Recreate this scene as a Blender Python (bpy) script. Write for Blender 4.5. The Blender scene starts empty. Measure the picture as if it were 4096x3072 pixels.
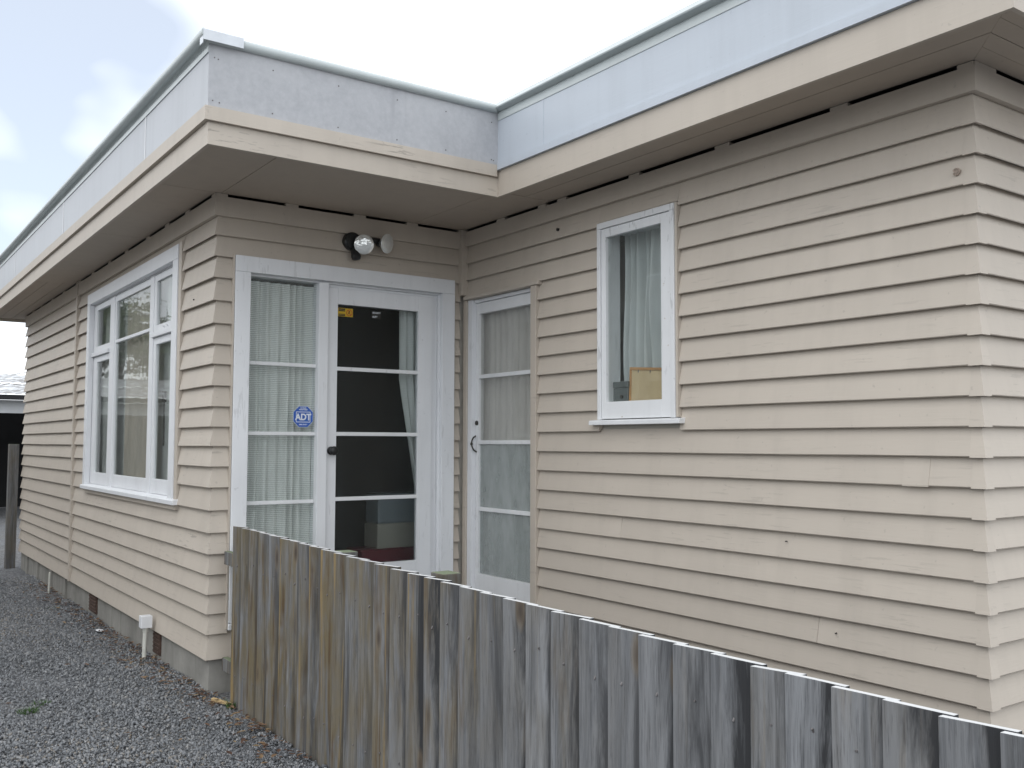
import bpy, bmesh, math, random
import numpy as np
from mathutils import Vector, Matrix, noise

random.seed(7)
RNG = np.random.default_rng(11)
scene = bpy.context.scene
col = scene.collection

# ------------------------------------------------------------------ camera
W, L = 1.8345, 3.8643            # width of the porch wall, length of the side wall
GZ = -0.20                       # gravel level; z = 0 is the lowest weatherboard edge
cam_d = bpy.data.cameras.new("camera")
cam_d.sensor_width = 36.0
cam_d.lens = 33.55
cam_d.clip_start = 0.05
cam_d.clip_end = 3000.0
cam = bpy.data.objects.new("camera", cam_d)
col.objects.link(cam)
_r, _u, _f = Vector((.81521, -.57916, .00256)), Vector((-.03814, -.04927, .99806)), Vector((.57791, .81372, .06225))
_m = Matrix((_r, _u, -_f)).transposed().to_4x4()
_m.translation = Vector((-1.8934, -5.8711, 1.3234))
cam.matrix_world = _m
scene.camera = cam

# ------------------------------------------------------------------ light
SUN_EL, SUN_AZ = 52.0, 248.0      # azimuth from +y clockwise
world = bpy.data.worlds.new("World")
scene.world = world
world.use_nodes = True
nt = world.node_tree
nt.nodes.clear()
wo = nt.nodes.new("ShaderNodeOutputWorld")
sky = nt.nodes.new("ShaderNodeTexSky")
sky.sky_type = 'NISHITA'
sky.sun_disc = False
sky.sun_elevation = math.radians(SUN_EL)
sky.sun_rotation = math.radians(SUN_AZ)
sky.dust_density = 0.6
sky.ozone_density = 2.0
bg1 = nt.nodes.new("ShaderNodeBackground"); bg1.inputs[1].default_value = 0.14
bg2 = nt.nodes.new("ShaderNodeBackground"); bg2.inputs[0].default_value = (0.94, 0.97, 1.0, 1); bg2.inputs[1].default_value = 1.85
nt.links.new(sky.outputs[0], bg1.inputs[0])
tcw = nt.nodes.new("ShaderNodeTexCoord")
mpw = nt.nodes.new("ShaderNodeMapping"); mpw.inputs[3].default_value = (1, 1, 2.2); mpw.inputs[1].default_value = (0.33, 0.1, 0.0)
cn = nt.nodes.new("ShaderNodeTexNoise"); cn.inputs['Scale'].default_value = 2.1; cn.inputs['Detail'].default_value = 4; cn.inputs['Roughness'].default_value = 0.45
cr = nt.nodes.new("ShaderNodeMapRange"); cr.inputs[1].default_value = 0.28; cr.inputs[2].default_value = 0.50; cr.inputs[3].default_value = 0.55; cr.inputs[4].default_value = 1.0
nt.links.new(tcw.outputs['Generated'], mpw.inputs[0]); nt.links.new(mpw.outputs[0], cn.inputs['Vector']); nt.links.new(cn.outputs['Fac'], cr.inputs[0])
# one thin opening in the cloud, low in the north-west
vm = nt.nodes.new("ShaderNodeVectorMath"); vm.operation = 'NORMALIZE'; nt.links.new(tcw.outputs['Generated'], vm.inputs[0])
vd = nt.nodes.new("ShaderNodeVectorMath"); vd.operation = 'DOT_PRODUCT'; vd.inputs[1].default_value = (.05, .945, .325); nt.links.new(vm.outputs[0], vd.inputs[0])
gp_ = nt.nodes.new("ShaderNodeMapRange"); gp_.interpolation_type = 'SMOOTHSTEP'; gp_.inputs[1].default_value = .955; gp_.inputs[2].default_value = 1.0; gp_.inputs[3].default_value = 0; gp_.inputs[4].default_value = 1.0
nt.links.new(vd.outputs['Value'], gp_.inputs[0])
cn2 = nt.nodes.new("ShaderNodeTexNoise"); cn2.inputs['Scale'].default_value = 5.0; cn2.inputs['Detail'].default_value = 3; nt.links.new(tcw.outputs['Generated'], cn2.inputs['Vector'])
gm = nt.nodes.new("ShaderNodeMath"); gm.operation = 'MULTIPLY'; nt.links.new(gp_.outputs[0], gm.inputs[0])
cr2 = nt.nodes.new("ShaderNodeMapRange"); cr2.inputs[1].default_value = .3; cr2.inputs[2].default_value = .6; cr2.inputs[3].default_value = .25; cr2.inputs[4].default_value = .85
nt.links.new(cn2.outputs['Fac'], cr2.inputs[0]); nt.links.new(cr2.outputs[0], gm.inputs[1])
gs = nt.nodes.new("ShaderNodeMath"); gs.operation = 'SUBTRACT'; gs.use_clamp = True
nt.links.new(cr.outputs[0], gs.inputs[0]); nt.links.new(gm.outputs[0], gs.inputs[1])
mxw = nt.nodes.new("ShaderNodeMixShader")
gx_ = nt.nodes.new("ShaderNodeMath"); gx_.operation = 'MAXIMUM'; gx_.inputs[1].default_value = .34
nt.links.new(gs.outputs[0], gx_.inputs[0]); nt.links.new(gx_.outputs[0], mxw.inputs[0]); nt.links.new(bg1.outputs[0], mxw.inputs[1]); nt.links.new(bg2.outputs[0], mxw.inputs[2])
nt.links.new(mxw.outputs[0], wo.inputs[0])

sun_d = bpy.data.lights.new("sun", 'SUN')
sun_d.energy = 0.5
sun_d.angle = math.radians(35)
sun_d.color = (1.0, 0.97, 0.93)
sun = bpy.data.objects.new("sun", sun_d)
col.objects.link(sun)
el, az = math.radians(SUN_EL), math.radians(SUN_AZ)
sdir = Vector((math.sin(az) * math.cos(el), math.cos(az) * math.cos(el), math.sin(el)))
sun.rotation_euler = (-sdir).to_track_quat('-Z', 'Y').to_euler()
sun.location = sdir * 30

vs = scene.view_settings
vs.view_transform = 'Standard'
vs.look = 'None'
vs.exposure = 0.0
vs.gamma = 1.0
vs.use_curve_mapping = False
scene.render.engine = 'CYCLES'
scene.cycles.use_denoising = True
scene.cycles.max_bounces = 10
scene.cycles.transparent_max_bounces = 24
scene.cycles.sample_clamp_indirect = 6.0

# ------------------------------------------------------------------ materials
class NT:
    def __init__(s, name):
        s.m = bpy.data.materials.new(name); s.m.use_nodes = True
        s.t = s.m.node_tree; s.t.nodes.clear()
        s.out = s.n("OutputMaterial")
    def n(s, kind, **kw):
        nd = s.t.nodes.new("ShaderNode" + kind)
        for k, v in kw.items(): setattr(nd, k, v)
        return nd
    def l(s, a, b): s.t.links.new(a, b)
    def bsdf(s, **kw):
        b = s.n("BsdfPrincipled")
        for k, v in kw.items():
            b.inputs[k.replace('_', ' ')].default_value = v
        s.l(b.outputs[0], s.out.inputs[0]); return b
    def coord(s, scale=(1, 1, 1), rnd=7.0, world=False):
        tc = s.n("TexCoord"); mp = s.n("Mapping"); mp.inputs[3].default_value = scale
        src = tc.outputs['Object']
        if world:
            src = s.n("NewGeometry").outputs['Position']
        if rnd:
            oi = s.n("ObjectInfo"); mu = s.n("Math", operation='MULTIPLY'); mu.inputs[1].default_value = rnd * 7
            s.l(oi.outputs['Random'], mu.inputs[0])
            ad = s.n("VectorMath", operation='ADD'); s.l(src, ad.inputs[0]); s.l(mu.outputs[0], ad.inputs[1]); src = ad.outputs[0]
        s.l(src, mp.inputs[0]); return mp.outputs[0]
    def noise(s, vec, scale, detail=3, rough=.5, dist=0.0):
        t = s.n("TexNoise"); t.inputs['Scale'].default_value = scale; t.inputs['Detail'].default_value = detail
        t.inputs['Roughness'].default_value = rough; t.inputs['Distortion'].default_value = dist
        s.l(vec, t.inputs['Vector']); return t.outputs['Fac']
    def rng(s, v, a, b, c=0.0, d=1.0):
        r = s.n("MapRange"); r.inputs[1].default_value = a; r.inputs[2].default_value = b
        r.inputs[3].default_value = c; r.inputs[4].default_value = d; s.l(v, r.inputs[0]); return r.outputs[0]
    def mix(s, fac, a, b, mode='MIX'):
        m = s.n("Mix", data_type='RGBA', blend_type=mode)
        for sock, v in ((m.inputs[0], fac), (m.inputs[6], a), (m.inputs[7], b)):
            if hasattr(v, 'links'): s.l(v, sock)
            elif isinstance(v, (int, float)): sock.default_value = v
            else: sock.default_value = (*v, 1)
        return m.outputs[2]
    def math(s, op, a, b=None):
        m = s.n("Math", operation=op)
        for sock, v in zip(m.inputs, (a, b)):
            if v is None: continue
            if hasattr(v, 'links'): s.l(v, sock)
            else: sock.default_value = v
        return m.outputs[0]
    def bump(s, h, strength, dist, b):
        bp = s.n("Bump"); bp.inputs['Strength'].default_value = strength; bp.inputs['Distance'].default_value = dist
        s.l(h, bp.inputs['Height']); s.l(bp.outputs[0], b.inputs['Normal']); return bp

def paint(name, c, rough=.55, var=.08, crack=.5, wood=(.33, .27, .21), stretch=(5, 5, 70), chip=.0):
    k = NT(name); b = k.bsdf(Roughness=rough)
    v = k.coord()
    big = k.noise(v, 1.7, 4, .6)
    c1 = tuple(x * (1 - var) for x in c); c2 = tuple(min(1, x * (1 + var * .7)) for x in c)
    cc = k.mix(k.rng(big, .3, .7), c1, c2)
    # per-piece tone
    oi = k.n("ObjectInfo")
    cc = k.mix(k.rng(oi.outputs['Random'], 0, 1, 0, .55), cc, tuple(x * .93 for x in c))
    st = k.coord(stretch)
    fine = k.noise(st, 1.0, 4, .6, .2)
    gr = k.noise(k.coord((9, 9, .8), 0, True), 1.0, 4, .6)
    cc = k.mix(k.rng(gr, .48, .75, 0, .35), cc, tuple(x * .80 for x in c))
    if crack:
        area = k.rng(k.noise(k.coord((1, 1, 1), 3.3), 1.3, 2), .50, .62)
        ln = k.rng(fine, .60, .63)
        cc = k.mix(k.math('MULTIPLY', k.math('MULTIPLY', ln, area), crack), cc, tuple(x * .55 for x in c))
    if chip:
        cp = k.noise(k.coord((9, 9, 16), 2.1), 2.0, 5, .65)
        cc = k.mix(k.rng(cp, .735 - chip, .75 - chip), cc, wood)
    speck = k.noise(k.coord((1, 1, 1), 1.3), 38, 2)
    cc = k.mix(k.rng(speck, .70, .76, 0, .5), cc, tuple(x * .7 for x in c))
    k.l(cc, b.inputs['Base Color'])
    k.bump(k.math('ADD', fine, k.math('MULTIPLY', big, 1.5)), .25, .0025, b)
    return k.m

def flat(name, c, rough=.6, metal=0.0, var=.1, sc=6.0, bump=0.0):
    k = NT(name); b = k.bsdf(Roughness=rough, Metallic=metal)
    n_ = k.noise(k.coord(), sc, 4, .6)
    k.l(k.mix(k.rng(n_, .25, .75), tuple(x * (1 - var) for x in c), tuple(min(1, x * (1 + var)) for x in c)), b.inputs['Base Color'])
    if bump: k.bump(n_, bump, .004, b)
    return k.m

BEIGE = (.508, .453, .390)
M = {}
M['beige'] = paint('beige_weatherboard_paint', BEIGE, .55, .05, .28)
M['beige_worn'] = paint('beige_paint_cracked', (.525, .470, .406), .55, .06, .8, stretch=(6, 6, 55), chip=.015)
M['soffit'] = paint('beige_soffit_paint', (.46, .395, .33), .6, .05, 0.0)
M['white'] = paint('white_trim_paint', (.76, .775, .80), .45, .05, .3, stretch=(40, 40, 5), chip=.008, wood=(.55, .43, .34))
M['white_worn'] = paint('white_paint_flaking', (.76, .77, .785), .45, .06, .5, stretch=(30, 30, 8), chip=.05, wood=(.5, .44, .38))
M['panel'] = paint('pale_blue_grey_sheet', (.50, .545, .605), .38, .035, 0.0)

k = NT('weathered_grey_sheet'); b = k.bsdf(Roughness=.6)
v = k.coord((1, 1, 1), 1); st = k.coord((14, 14, 1.6), 1)
n1 = k.noise(v, 26, 5, .7); n2 = k.noise(st, 1.0, 4, .55); n3 = k.noise(v, 2.2, 3)
c_ = k.mix(k.rng(n1, .3, .7), (.385, .395, .420), (.455, .465, .49))
c_ = k.mix(k.rng(n2, .56, .72, 0, .55), c_, (.335, .34, .365))
c_ = k.mix(k.rng(n3, .55, .75, 0, .6), c_, (.50, .51, .53))
k.l(c_, b.inputs['Base Color']); k.bump(n1, .2, .002, b); M['sheet_old'] = k.m
M['panel_grey'] = paint('pale_grey_sheet', (.43, .45, .485), .42, .04, 0.0)
M['gutter'] = flat('gutter_grey_green_paint', (.50, .545, .55), .35, 0, .06, 5)
M['metal_lid'] = flat('galvanised_flashing', (.62, .65, .69), .38, .35, .08, 9)
M['dark'] = flat('black_plastic', (.012, .013, .014), .35, 0, .2)
M['interior'] = flat('dark_room_shade', (.014, .012, .011), .8, 0, .3, 3)  # near-black colour stands in for the unlit rooms behind the glass
M['plaster'] = flat('interior_plaster', (.42, .40, .36), .8, 0, .05, 2)
M['roofing'] = flat('roof_membrane', (.3, .3, .31), .8, 0, .2, 3)
M['steel'] = flat('dull_bronze', (.05, .046, .04), .35, .7, .2)
M['nail'] = flat('nail_head', (.16, .15, .15), .6, .3, .3, 60)
M['filler'] = flat('filler_brown', (.36, .29, .24), .8, 0, .2, 90)
M['rust'] = flat('rusty_vent', (.075, .045, .034), .85, 0, .5, 30, .4)
M['pvc'] = flat('white_pvc', (.74, .75, .77), .4, 0, .05, 8)
M['pipe'] = flat('cream_pvc_pipe', (.60, .60, .55), .45, 0, .07, 8)

k = NT('foundation_concrete'); b = k.bsdf(Roughness=.9)
v = k.coord((1, 1, 1), 0, True)
n1 = k.noise(v, 3.0, 5, .65); n2 = k.noise(v, 60, 4, .6); n3 = k.noise(k.coord((7, 7, 1), 0, True), 1.4, 3)
c_ = k.mix(k.rng(n1, .3, .7), (.205, .20, .185), (.33, .32, .295)); c_ = k.mix(k.rng(n3, .55, .75, 0, .6), c_, (.15, .15, .13))
k.l(c_, b.inputs['Base Color']); k.bump(k.math('ADD', n1, k.math('MULTIPLY', n2, .3)), .5, .008, b); M['concrete'] = k.m

# weathered fence timber; the object colour carries (brownness, darkness, seed)
def timber(name, base=1.0):
    k = NT(name); b = k.bsdf(Roughness=.85)
    oi = k.n("ObjectInfo"); sp = k.n("SeparateColor"); k.l(oi.outputs['Color'], sp.inputs[0])
    brown, darkk, tone = sp.outputs[0], sp.outputs[1], sp.outputs[2]
    tc = k.n("TexCoord"); sg = k.n("SeparateXYZ"); k.l(tc.outputs['Generated'], sg.inputs[0])
    side = k.math('SUBTRACT', .55, sg.outputs[1])                   # one edge of a lapped paling stays wetter and stains
    g1 = k.noise(k.coord((75, 75, 2.6)), 1.0, 6, .7, .6)           # fibres
    g2 = k.noise(k.coord((17, 17, 1.3), 4.1), 1.0, 5, .62, .9)      # broad streaks
    g3 = k.noise(k.coord((13, 13, 2.0), 9.7), 1.0, 5, .62, .7)      # brown stains
    g4 = k.noise(k.coord((24, 24, 1.2), 5.3), 1.0, 4, .55, 1.0)
    g5 = k.noise(k.coord((230, 230, 9), 2.7), 1.0, 4, .65, .2)
    g6 = k.noise(k.coord((4, 4, 3.0), 15.1), 1.0, 3, .55, .3)       # patchiness up the board
    c = k.mix(k.rng(g1, .34, .66), (.080 * base, .085 * base, .093 * base), (.225 * base, .233 * base, .247 * base))
    c = k.mix(k.rng(g2, .45, .62, 0, .6), c, (.305 * base, .315 * base, .332 * base))
    c = k.mix(k.rng(tone, 0, 1, .0, .5), c, (.095 * base, .098 * base, .104 * base))
    bm = k.math('MULTIPLY', k.math('MULTIPLY', k.rng(g3, .34, .54), brown), k.rng(g6, .35, .6, .35, 1))
    c = k.mix(bm, c, (.150, .120, .068))
    om = k.math('MULTIPLY', k.math('MULTIPLY', k.rng(g4, .53, .62), brown), k.rng(g6, .40, .62, .1, 1))
    c = k.mix(om, c, (.095, .060, .027))
    lm_ = k.math('MULTIPLY', k.rng(k.noise(k.coord((26, 26, .8), 7.9), 1.0, 3, .5, .9), .64, .70), brown)
    c = k.mix(lm_, c, (.25, .18, .085))
    dn = k.math('ADD', k.noise(k.coord((11, 11, 1.1), 12.3), 1.0, 6, .68, .5), k.math('MULTIPLY', side, .36))
    dm = k.math('MULTIPLY', k.rng(dn, .44, .62), darkk)
    c = k.mix(dm, c, (.024, .025, .028))
    c = k.mix(k.rng(g5, .55, .70, 0, .6), c, (.035, .035, .037))
    vo = k.n("TexVoronoi"); vo.inputs['Scale'].default_value = 1.0; k.l(k.coord((7.5, 7.5, 2.6), 6.1), vo.inputs['Vector'])
    wn = k.n("TexWhiteNoise", noise_dimensions='3D'); k.l(vo.outputs['Position'], wn.inputs['Vector'])
    has = k.rng(wn.outputs['Value'], .55, .56)
    kn = k.math('MULTIPLY', k.rng(vo.outputs['Distance'], .04, .15, 1.0, 0.0), has)
    rim = k.math('MULTIPLY', k.rng(vo.outputs['Distance'], .13, .22, 1.0, 0.0), has)
    c = k.mix(k.math('MULTIPLY', rim, .5), c, (.17, .125, .075))
    c = k.mix(k.math('MULTIPLY', kn, .85), c, (.05, .038, .03))
    ge = k.n("NewGeometry"); sx = k.n("SeparateXYZ"); k.l(ge.outputs['Normal'], sx.inputs[0])
    c = k.mix(k.rng(sx.outputs[2], .8, .95), c, (.60 * base, .605 * base, .61 * base) if base == 1.0 else (.16, .19, .12))  # pale end grain on paling tops, with sky light painted in; green on posts
    k.l(c, b.inputs['Base Color'])
    k.bump(k.math('ADD', g1, k.math('MULTIPLY', g5, .6)), .6, .003, b)
    return k.m
M['fence'] = timber('weathered_paling_timber')
M['post'] = timber('weathered_post_timber', .8)

def glass(name, tint=(.955, .97, .965), rough=.02, rib=0.0, frost=0.0, refl=.72, frostc=(.5, .56, .55), bend=0.0):
    k = NT(name)
    tr = k.n("BsdfTransparent"); tr.inputs[0].default_value = (*tint, 1)
    gl = k.n("BsdfGlossy"); gl.inputs['Roughness'].default_value = rough; gl.inputs[0].default_value = (refl, refl, refl, 1)
    bp = k.n("Bump")
    if rib:
        wv = k.n("TexWave", wave_type='BANDS', bands_direction='Z', wave_profile='SIN')
        wv.inputs['Scale'].default_value = 26.0; wv.inputs['Distortion'].default_value = .8; wv.inputs['Detail'].default_value = 2
        k.l(k.coord((1, 1, 1), 0, True), wv.inputs['Vector']); h = wv.outputs['Fac']
        bp.inputs['Strength'].default_value = rib; bp.inputs['Distance'].default_value = .004
    else:
        h = k.noise(k.coord((1, 1, 1), 3), 2.5, 2); bp.inputs['Strength'].default_value = .25; bp.inputs['Distance'].default_value = .006
    k.l(h, bp.inputs['Height']); k.l(bp.outputs[0], gl.inputs['Normal'])
    ge = k.n("NewGeometry"); dt = k.n("VectorMath", operation='DOT_PRODUCT'); k.l(ge.outputs['Incoming'], dt.inputs[0]); k.l(bp.outputs[0], dt.inputs[1])
    om = k.math('SUBTRACT', 1.0, k.math('MINIMUM', k.math('ABSOLUTE', dt.outputs['Value']), 1.0))
    frv = k.math('ADD', k.math('MULTIPLY', k.math('POWER', om, 5.0), .9), .035)
    base = tr.outputs[0]
    if bend:
        rf_ = k.n("BsdfRefraction"); rf_.inputs[0].default_value = (*tint, 1); rf_.inputs['Roughness'].default_value = .05; rf_.inputs['IOR'].default_value = 1 + bend
        b2 = k.n("Bump"); b2.inputs['Strength'].default_value = 1.0; b2.inputs['Distance'].default_value = .004; k.l(h, b2.inputs['Height']); k.l(b2.outputs[0], rf_.inputs['Normal']); base = rf_.outputs[0]
    if frost:
        df = k.n("BsdfDiffuse"); df.inputs[0].default_value = (*frostc, 1)
        mx = k.n("MixShader")
        fn = k.noise(k.coord((3, 3, 1.2), 5), 2.0, 3, .6)
        fac = k.rng(fn, .35, .65, frost * .65, min(1, frost * 1.2))
        if rib: fac = k.math('MULTIPLY', fac, k.rng(h, .35, .95, .05, 2.2))
        k.l(fac, mx.inputs[0]); k.l(base, mx.inputs[1]); k.l(df.outputs[0], mx.inputs[2]); base = mx.outputs[0]
    m2 = k.n("MixShader"); k.l(frv, m2.inputs[0]); k.l(base, m2.inputs[1]); k.l(gl.outputs[0], m2.inputs[2])
    k.l(m2.outputs[0], k.out.inputs[0])
    return k.m
M['glass'] = glass('clear_window_glass', frost=.05, refl=.6, frostc=(.55, .57, .55))
M['glass_rib'] = glass('ribbed_door_glass', (.955, .97, .965), .05, .35, .075)
M['glass_door'] = glass('ribbed_dark_door_glass', (.92, .94, .94), .08, .35, .016, refl=.38, bend=.08)
M['glass_frost'] = glass('frosted_glass', (.86, .895, .89), .12, 0, .40, frostc=(.54, .57, .565))
M['glass_dusty'] = glass('dusty_glass', (.95, .955, .945), .04, 0, .10, frostc=(.55, .54, .52))

def cloth(name, c, trans=.35):
    k = NT(name)
    df = k.n("BsdfDiffuse"); tl = k.n("BsdfTranslucent"); mx = k.n("MixShader"); mx.inputs[0].default_value = trans
    n_ = k.noise(k.coord((6, 6, 1), 1), 3, 3)
    cc = k.mix(k.rng(n_, .3, .7), tuple(x * .85 for x in c), c)
    k.l(cc, df.inputs[0]); k.l(cc, tl.inputs[0]); k.l(df.outputs[0], mx.inputs[1]); k.l(tl.outputs[0], mx.inputs[2]); k.l(mx.outputs[0], k.out.inputs[0])
    return k.m
M['net'] = cloth('pale_net_curtain', (.90, .92, .90), .25)
M['lace'] = cloth('off_white_lace', (.90, .885, .865), .3)
M['curtain_taupe'] = cloth('taupe_curtain', (.78, .71, .62), .25)
M['curtain_white'] = cloth('white_lined_curtain', (.74, .78, .78), .2)

# gravel: tint attribute carries one random value for each stone
k = NT('grey_gravel_stone'); b = k.bsdf(Roughness=.85)
at = k.n("Attribute"); at.attribute_name = "tint"
rp = k.n("ValToRGB"); e = rp.color_ramp.elements
e[0].position = 0; e[0].color = (.10, .105, .114, 1); e[1].position = 1; e[1].color = (.46, .46, .45, 1)
for p_, c__ in ((.3, (.195, .205, .218, 1)), (.6, (.27, .28, .295, 1)), (.86, (.34, .34, .34, 1)), (.94, (.25, .21, .165, 1))):
    q = e.new(p_); q.color = c__
k.l(at.outputs['Fac'], rp.inputs[0])
sn = k.noise(k.coord((1, 1, 1), 0, True), 160, 2)
k.l(k.mix(k.rng(sn, .3, .7, 0, .35), rp.outputs[0], (.10, .105, .115)), b.inputs['Base Color']); M['stone'] = k.m

k = NT('gravel_bed'); b = k.bsdf(Roughness=.95)
v = k.coord((1, 1, 1), 0, True)
vo = k.n("TexVoronoi"); vo.inputs['Scale'].default_value = 55; k.l(v, vo.inputs['Vector'])
wn = k.n("SeparateColor"); k.l(vo.outputs['Color'], wn.inputs[0])
c_ = k.mix(wn.outputs[0], (.07, .074, .082), (.225, .23, .24))
c_ = k.mix(k.rng(k.noise(v, .8, 4, .6), .45, .75, 0, .5), c_, (.16, .15, .13))
k.l(c_, b.inputs['Base Color']); k.bump(k.rng(vo.outputs['Distance'], 0, .6, 1, 0), .9, .012, b); M['gravel_bed'] = k.m

# ------------------------------------------------------------------ mesh helpers
ORI = {}
class MB:
    def __init__(s): s.v = []; s.f = []; s.mi = []
    def add(s, v, f, mi=0):
        o = len(s.v); s.v += [tuple(p) for p in v]; s.f += [tuple(i + o for i in q) for q in f]; s.mi += [mi] * len(f); return s
    def box(s, x0, x1, y0, y1, z0, z1, mi=0):
        x0, x1 = min(x0, x1), max(x0, x1); y0, y1 = min(y0, y1), max(y0, y1); z0, z1 = min(z0, z1), max(z0, z1)
        v = [(x, y, z) for z in (z0, z1) for y in (y0, y1) for x in (x0, x1)]
        return s.add(v, [(0, 2, 3, 1), (4, 5, 7, 6), (0, 1, 5, 4), (2, 6, 7, 3), (0, 4, 6, 2), (1, 3, 7, 5)], mi)
    def tube(s, p0, p1, r0, r1=None, n=16, cap=True, mi=0):
        p0, p1 = Vector(p0), Vector(p1); r1 = r0 if r1 is None else r1
        a = (p1 - p0).normalized(); t = a.orthogonal().normalized(); q = a.cross(t)
        v = []
        for p, r in ((p0, r0), (p1, r1)):
            for i in range(n):
                g = 2 * math.pi * i / n; v.append(p + (t * math.cos(g) + q * math.sin(g)) * r)
        f = [(i, (i + 1) % n, n + (i + 1) % n, n + i) for i in range(n)]
        if cap: f += [tuple(range(n))[::-1], tuple(range(n, 2 * n))]
        return s.add(v, f, mi)
    def lathe(s, p0, axis, prof, n=24, mi=0):
        """prof: list of (distance along axis, radius)"""
        p0 = Vector(p0); a = Vector(axis).normalized(); t = a.orthogonal().normalized(); q = a.cross(t)
        v = []; f = []
        for d, r in prof:
            for i in range(n):
                g = 2 * math.pi * i / n; v.append(p0 + a * d + (t * math.cos(g) + q * math.sin(g)) * r)
        for j in range(len(prof) - 1):
            for i in range(n):
                f.append((j * n + i, j * n + (i + 1) % n, (j + 1) * n + (i + 1) % n, (j + 1) * n + i))
        f += [tuple(range(n))[::-1], tuple(range((len(prof) - 1) * n, len(prof) * n))]
        return s.add(v, f, mi)
    def prism(s, poly, fn, s0, s1, mi=0, end0=None, end1=None):
        """poly: (d, z) outline, extruded along a wall from s0 to s1; end0/end1 give a mitre shift for each d"""
        n = len(poly); e0 = end0 or (lambda d: 0); e1 = end1 or (lambda d: 0)
        v = [fn(s0 + e0(d), d, z) for d, z in poly] + [fn(s1 + e1(d), d, z) for d, z in poly]
        f = [(i, (i + 1) % n, n + (i + 1) % n, n + i) for i in range(n)] + [tuple(range(n))[::-1], tuple(range(n, 2 * n))]
        return s.add(v, f, mi)

def fixn(me):
    bm = bmesh.new(); bm.from_mesh(me); bmesh.ops.recalc_face_normals(bm, faces=bm.faces); bm.to_mesh(me); bm.free()

def obj(name, mb, mat, parent=None, bevel=0.0, smooth=False, label=None, cat=None, group=None, kind=None, base=False, solid=True):
    v = np.array(mb.v, dtype=float)
    lo, hi = v.min(0), v.max(0)
    c = (lo + hi) / 2
    if base or parent is None: c[2] = lo[2]
    me = bpy.data.meshes.new(name)
    me.from_pydata((v - c).tolist(), [], mb.f)
    mats = mat if isinstance(mat, (list, tuple)) else [mat]
    for m_ in mats: me.materials.append(M[m_])
    if len(mats) > 1: me.polygons.foreach_set('material_index', mb.mi)
    if solid: fixn(me)
    if smooth:
        me.polygons.foreach_set('use_smooth', [True] * len(me.polygons))
        try: me.set_sharp_from_angle(angle=math.radians(40))
        except Exception: pass
    o = bpy.data.objects.new(name, me); col.objects.link(o)
    ORI[o.name] = Vector(c)
    if parent is not None:
        o.parent = parent; o.location = Vector(c) - ORI[parent.name]
    else: o.location = c
    if bevel:
        bv = o.modifiers.new('bevel', 'BEVEL'); bv.width = bevel; bv.segments = 2; bv.limit_method = 'ANGLE'; bv.angle_limit = math.radians(40)
    tag(o, label, cat, group, kind)
    return o

def tag(o, label=None, cat=None, group=None, kind=None):
    if label: o['label'] = label
    if cat: o['category'] = cat
    if group: o['group'] = group
    if kind: o['kind'] = kind
    return o

def empty(name, loc, label, cat, group=None):
    o = bpy.data.objects.new(name, None); o.empty_display_size = .2; o.location = loc; col.objects.link(o)
    ORI[o.name] = Vector(loc); return tag(o, label, cat, group)

def B(*a): return MB().box(*a)

# wall frames: (s along the wall, d depth inwards from the board lip, z) -> world
fA = lambda s, d, z: (d, s, z)
fD = lambda s, d, z: (s, d, z)
fR = lambda s, d, z: (W + d, s, z)
fE = lambda s, d, z: (s, -L + d, z)
def wbox(mb, fn, s0, s1, d0, d1, z0, z1, mi=0):
    a = fn(s0, d0, z0); b_ = fn(s1, d1, z1)
    return mb.box(a[0], b_[0], a[1], b_[1], a[2], b_[2], mi)
def WB(fn, *a): return wbox(MB(), fn, *a)

# ------------------------------------------------------------------ ground
g = MB(); NX = 60
gx = [-400, -60, -20, -8, -4, -2.5, -1.5, -.8, 0, 1, 3, 8, 20, 60, 400]
gy = [-400, -60, -20, -9, -6, -4, -2.5, -1.5, -.5, .5, 1.5, 3, 5, 8, 12, 20, 60, 400]
g.add([(x, y, GZ - .012) for y in gy for x in gx], [(j * len(gx) + i, j * len(gx) + i + 1, (j + 1) * len(gx) + i + 1, (j + 1) * len(gx) + i) for j in range(len(gy) - 1) for i in range(len(gx) - 1)])
obj('ground', g, 'gravel_bed', kind='structure', solid=False)

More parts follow.
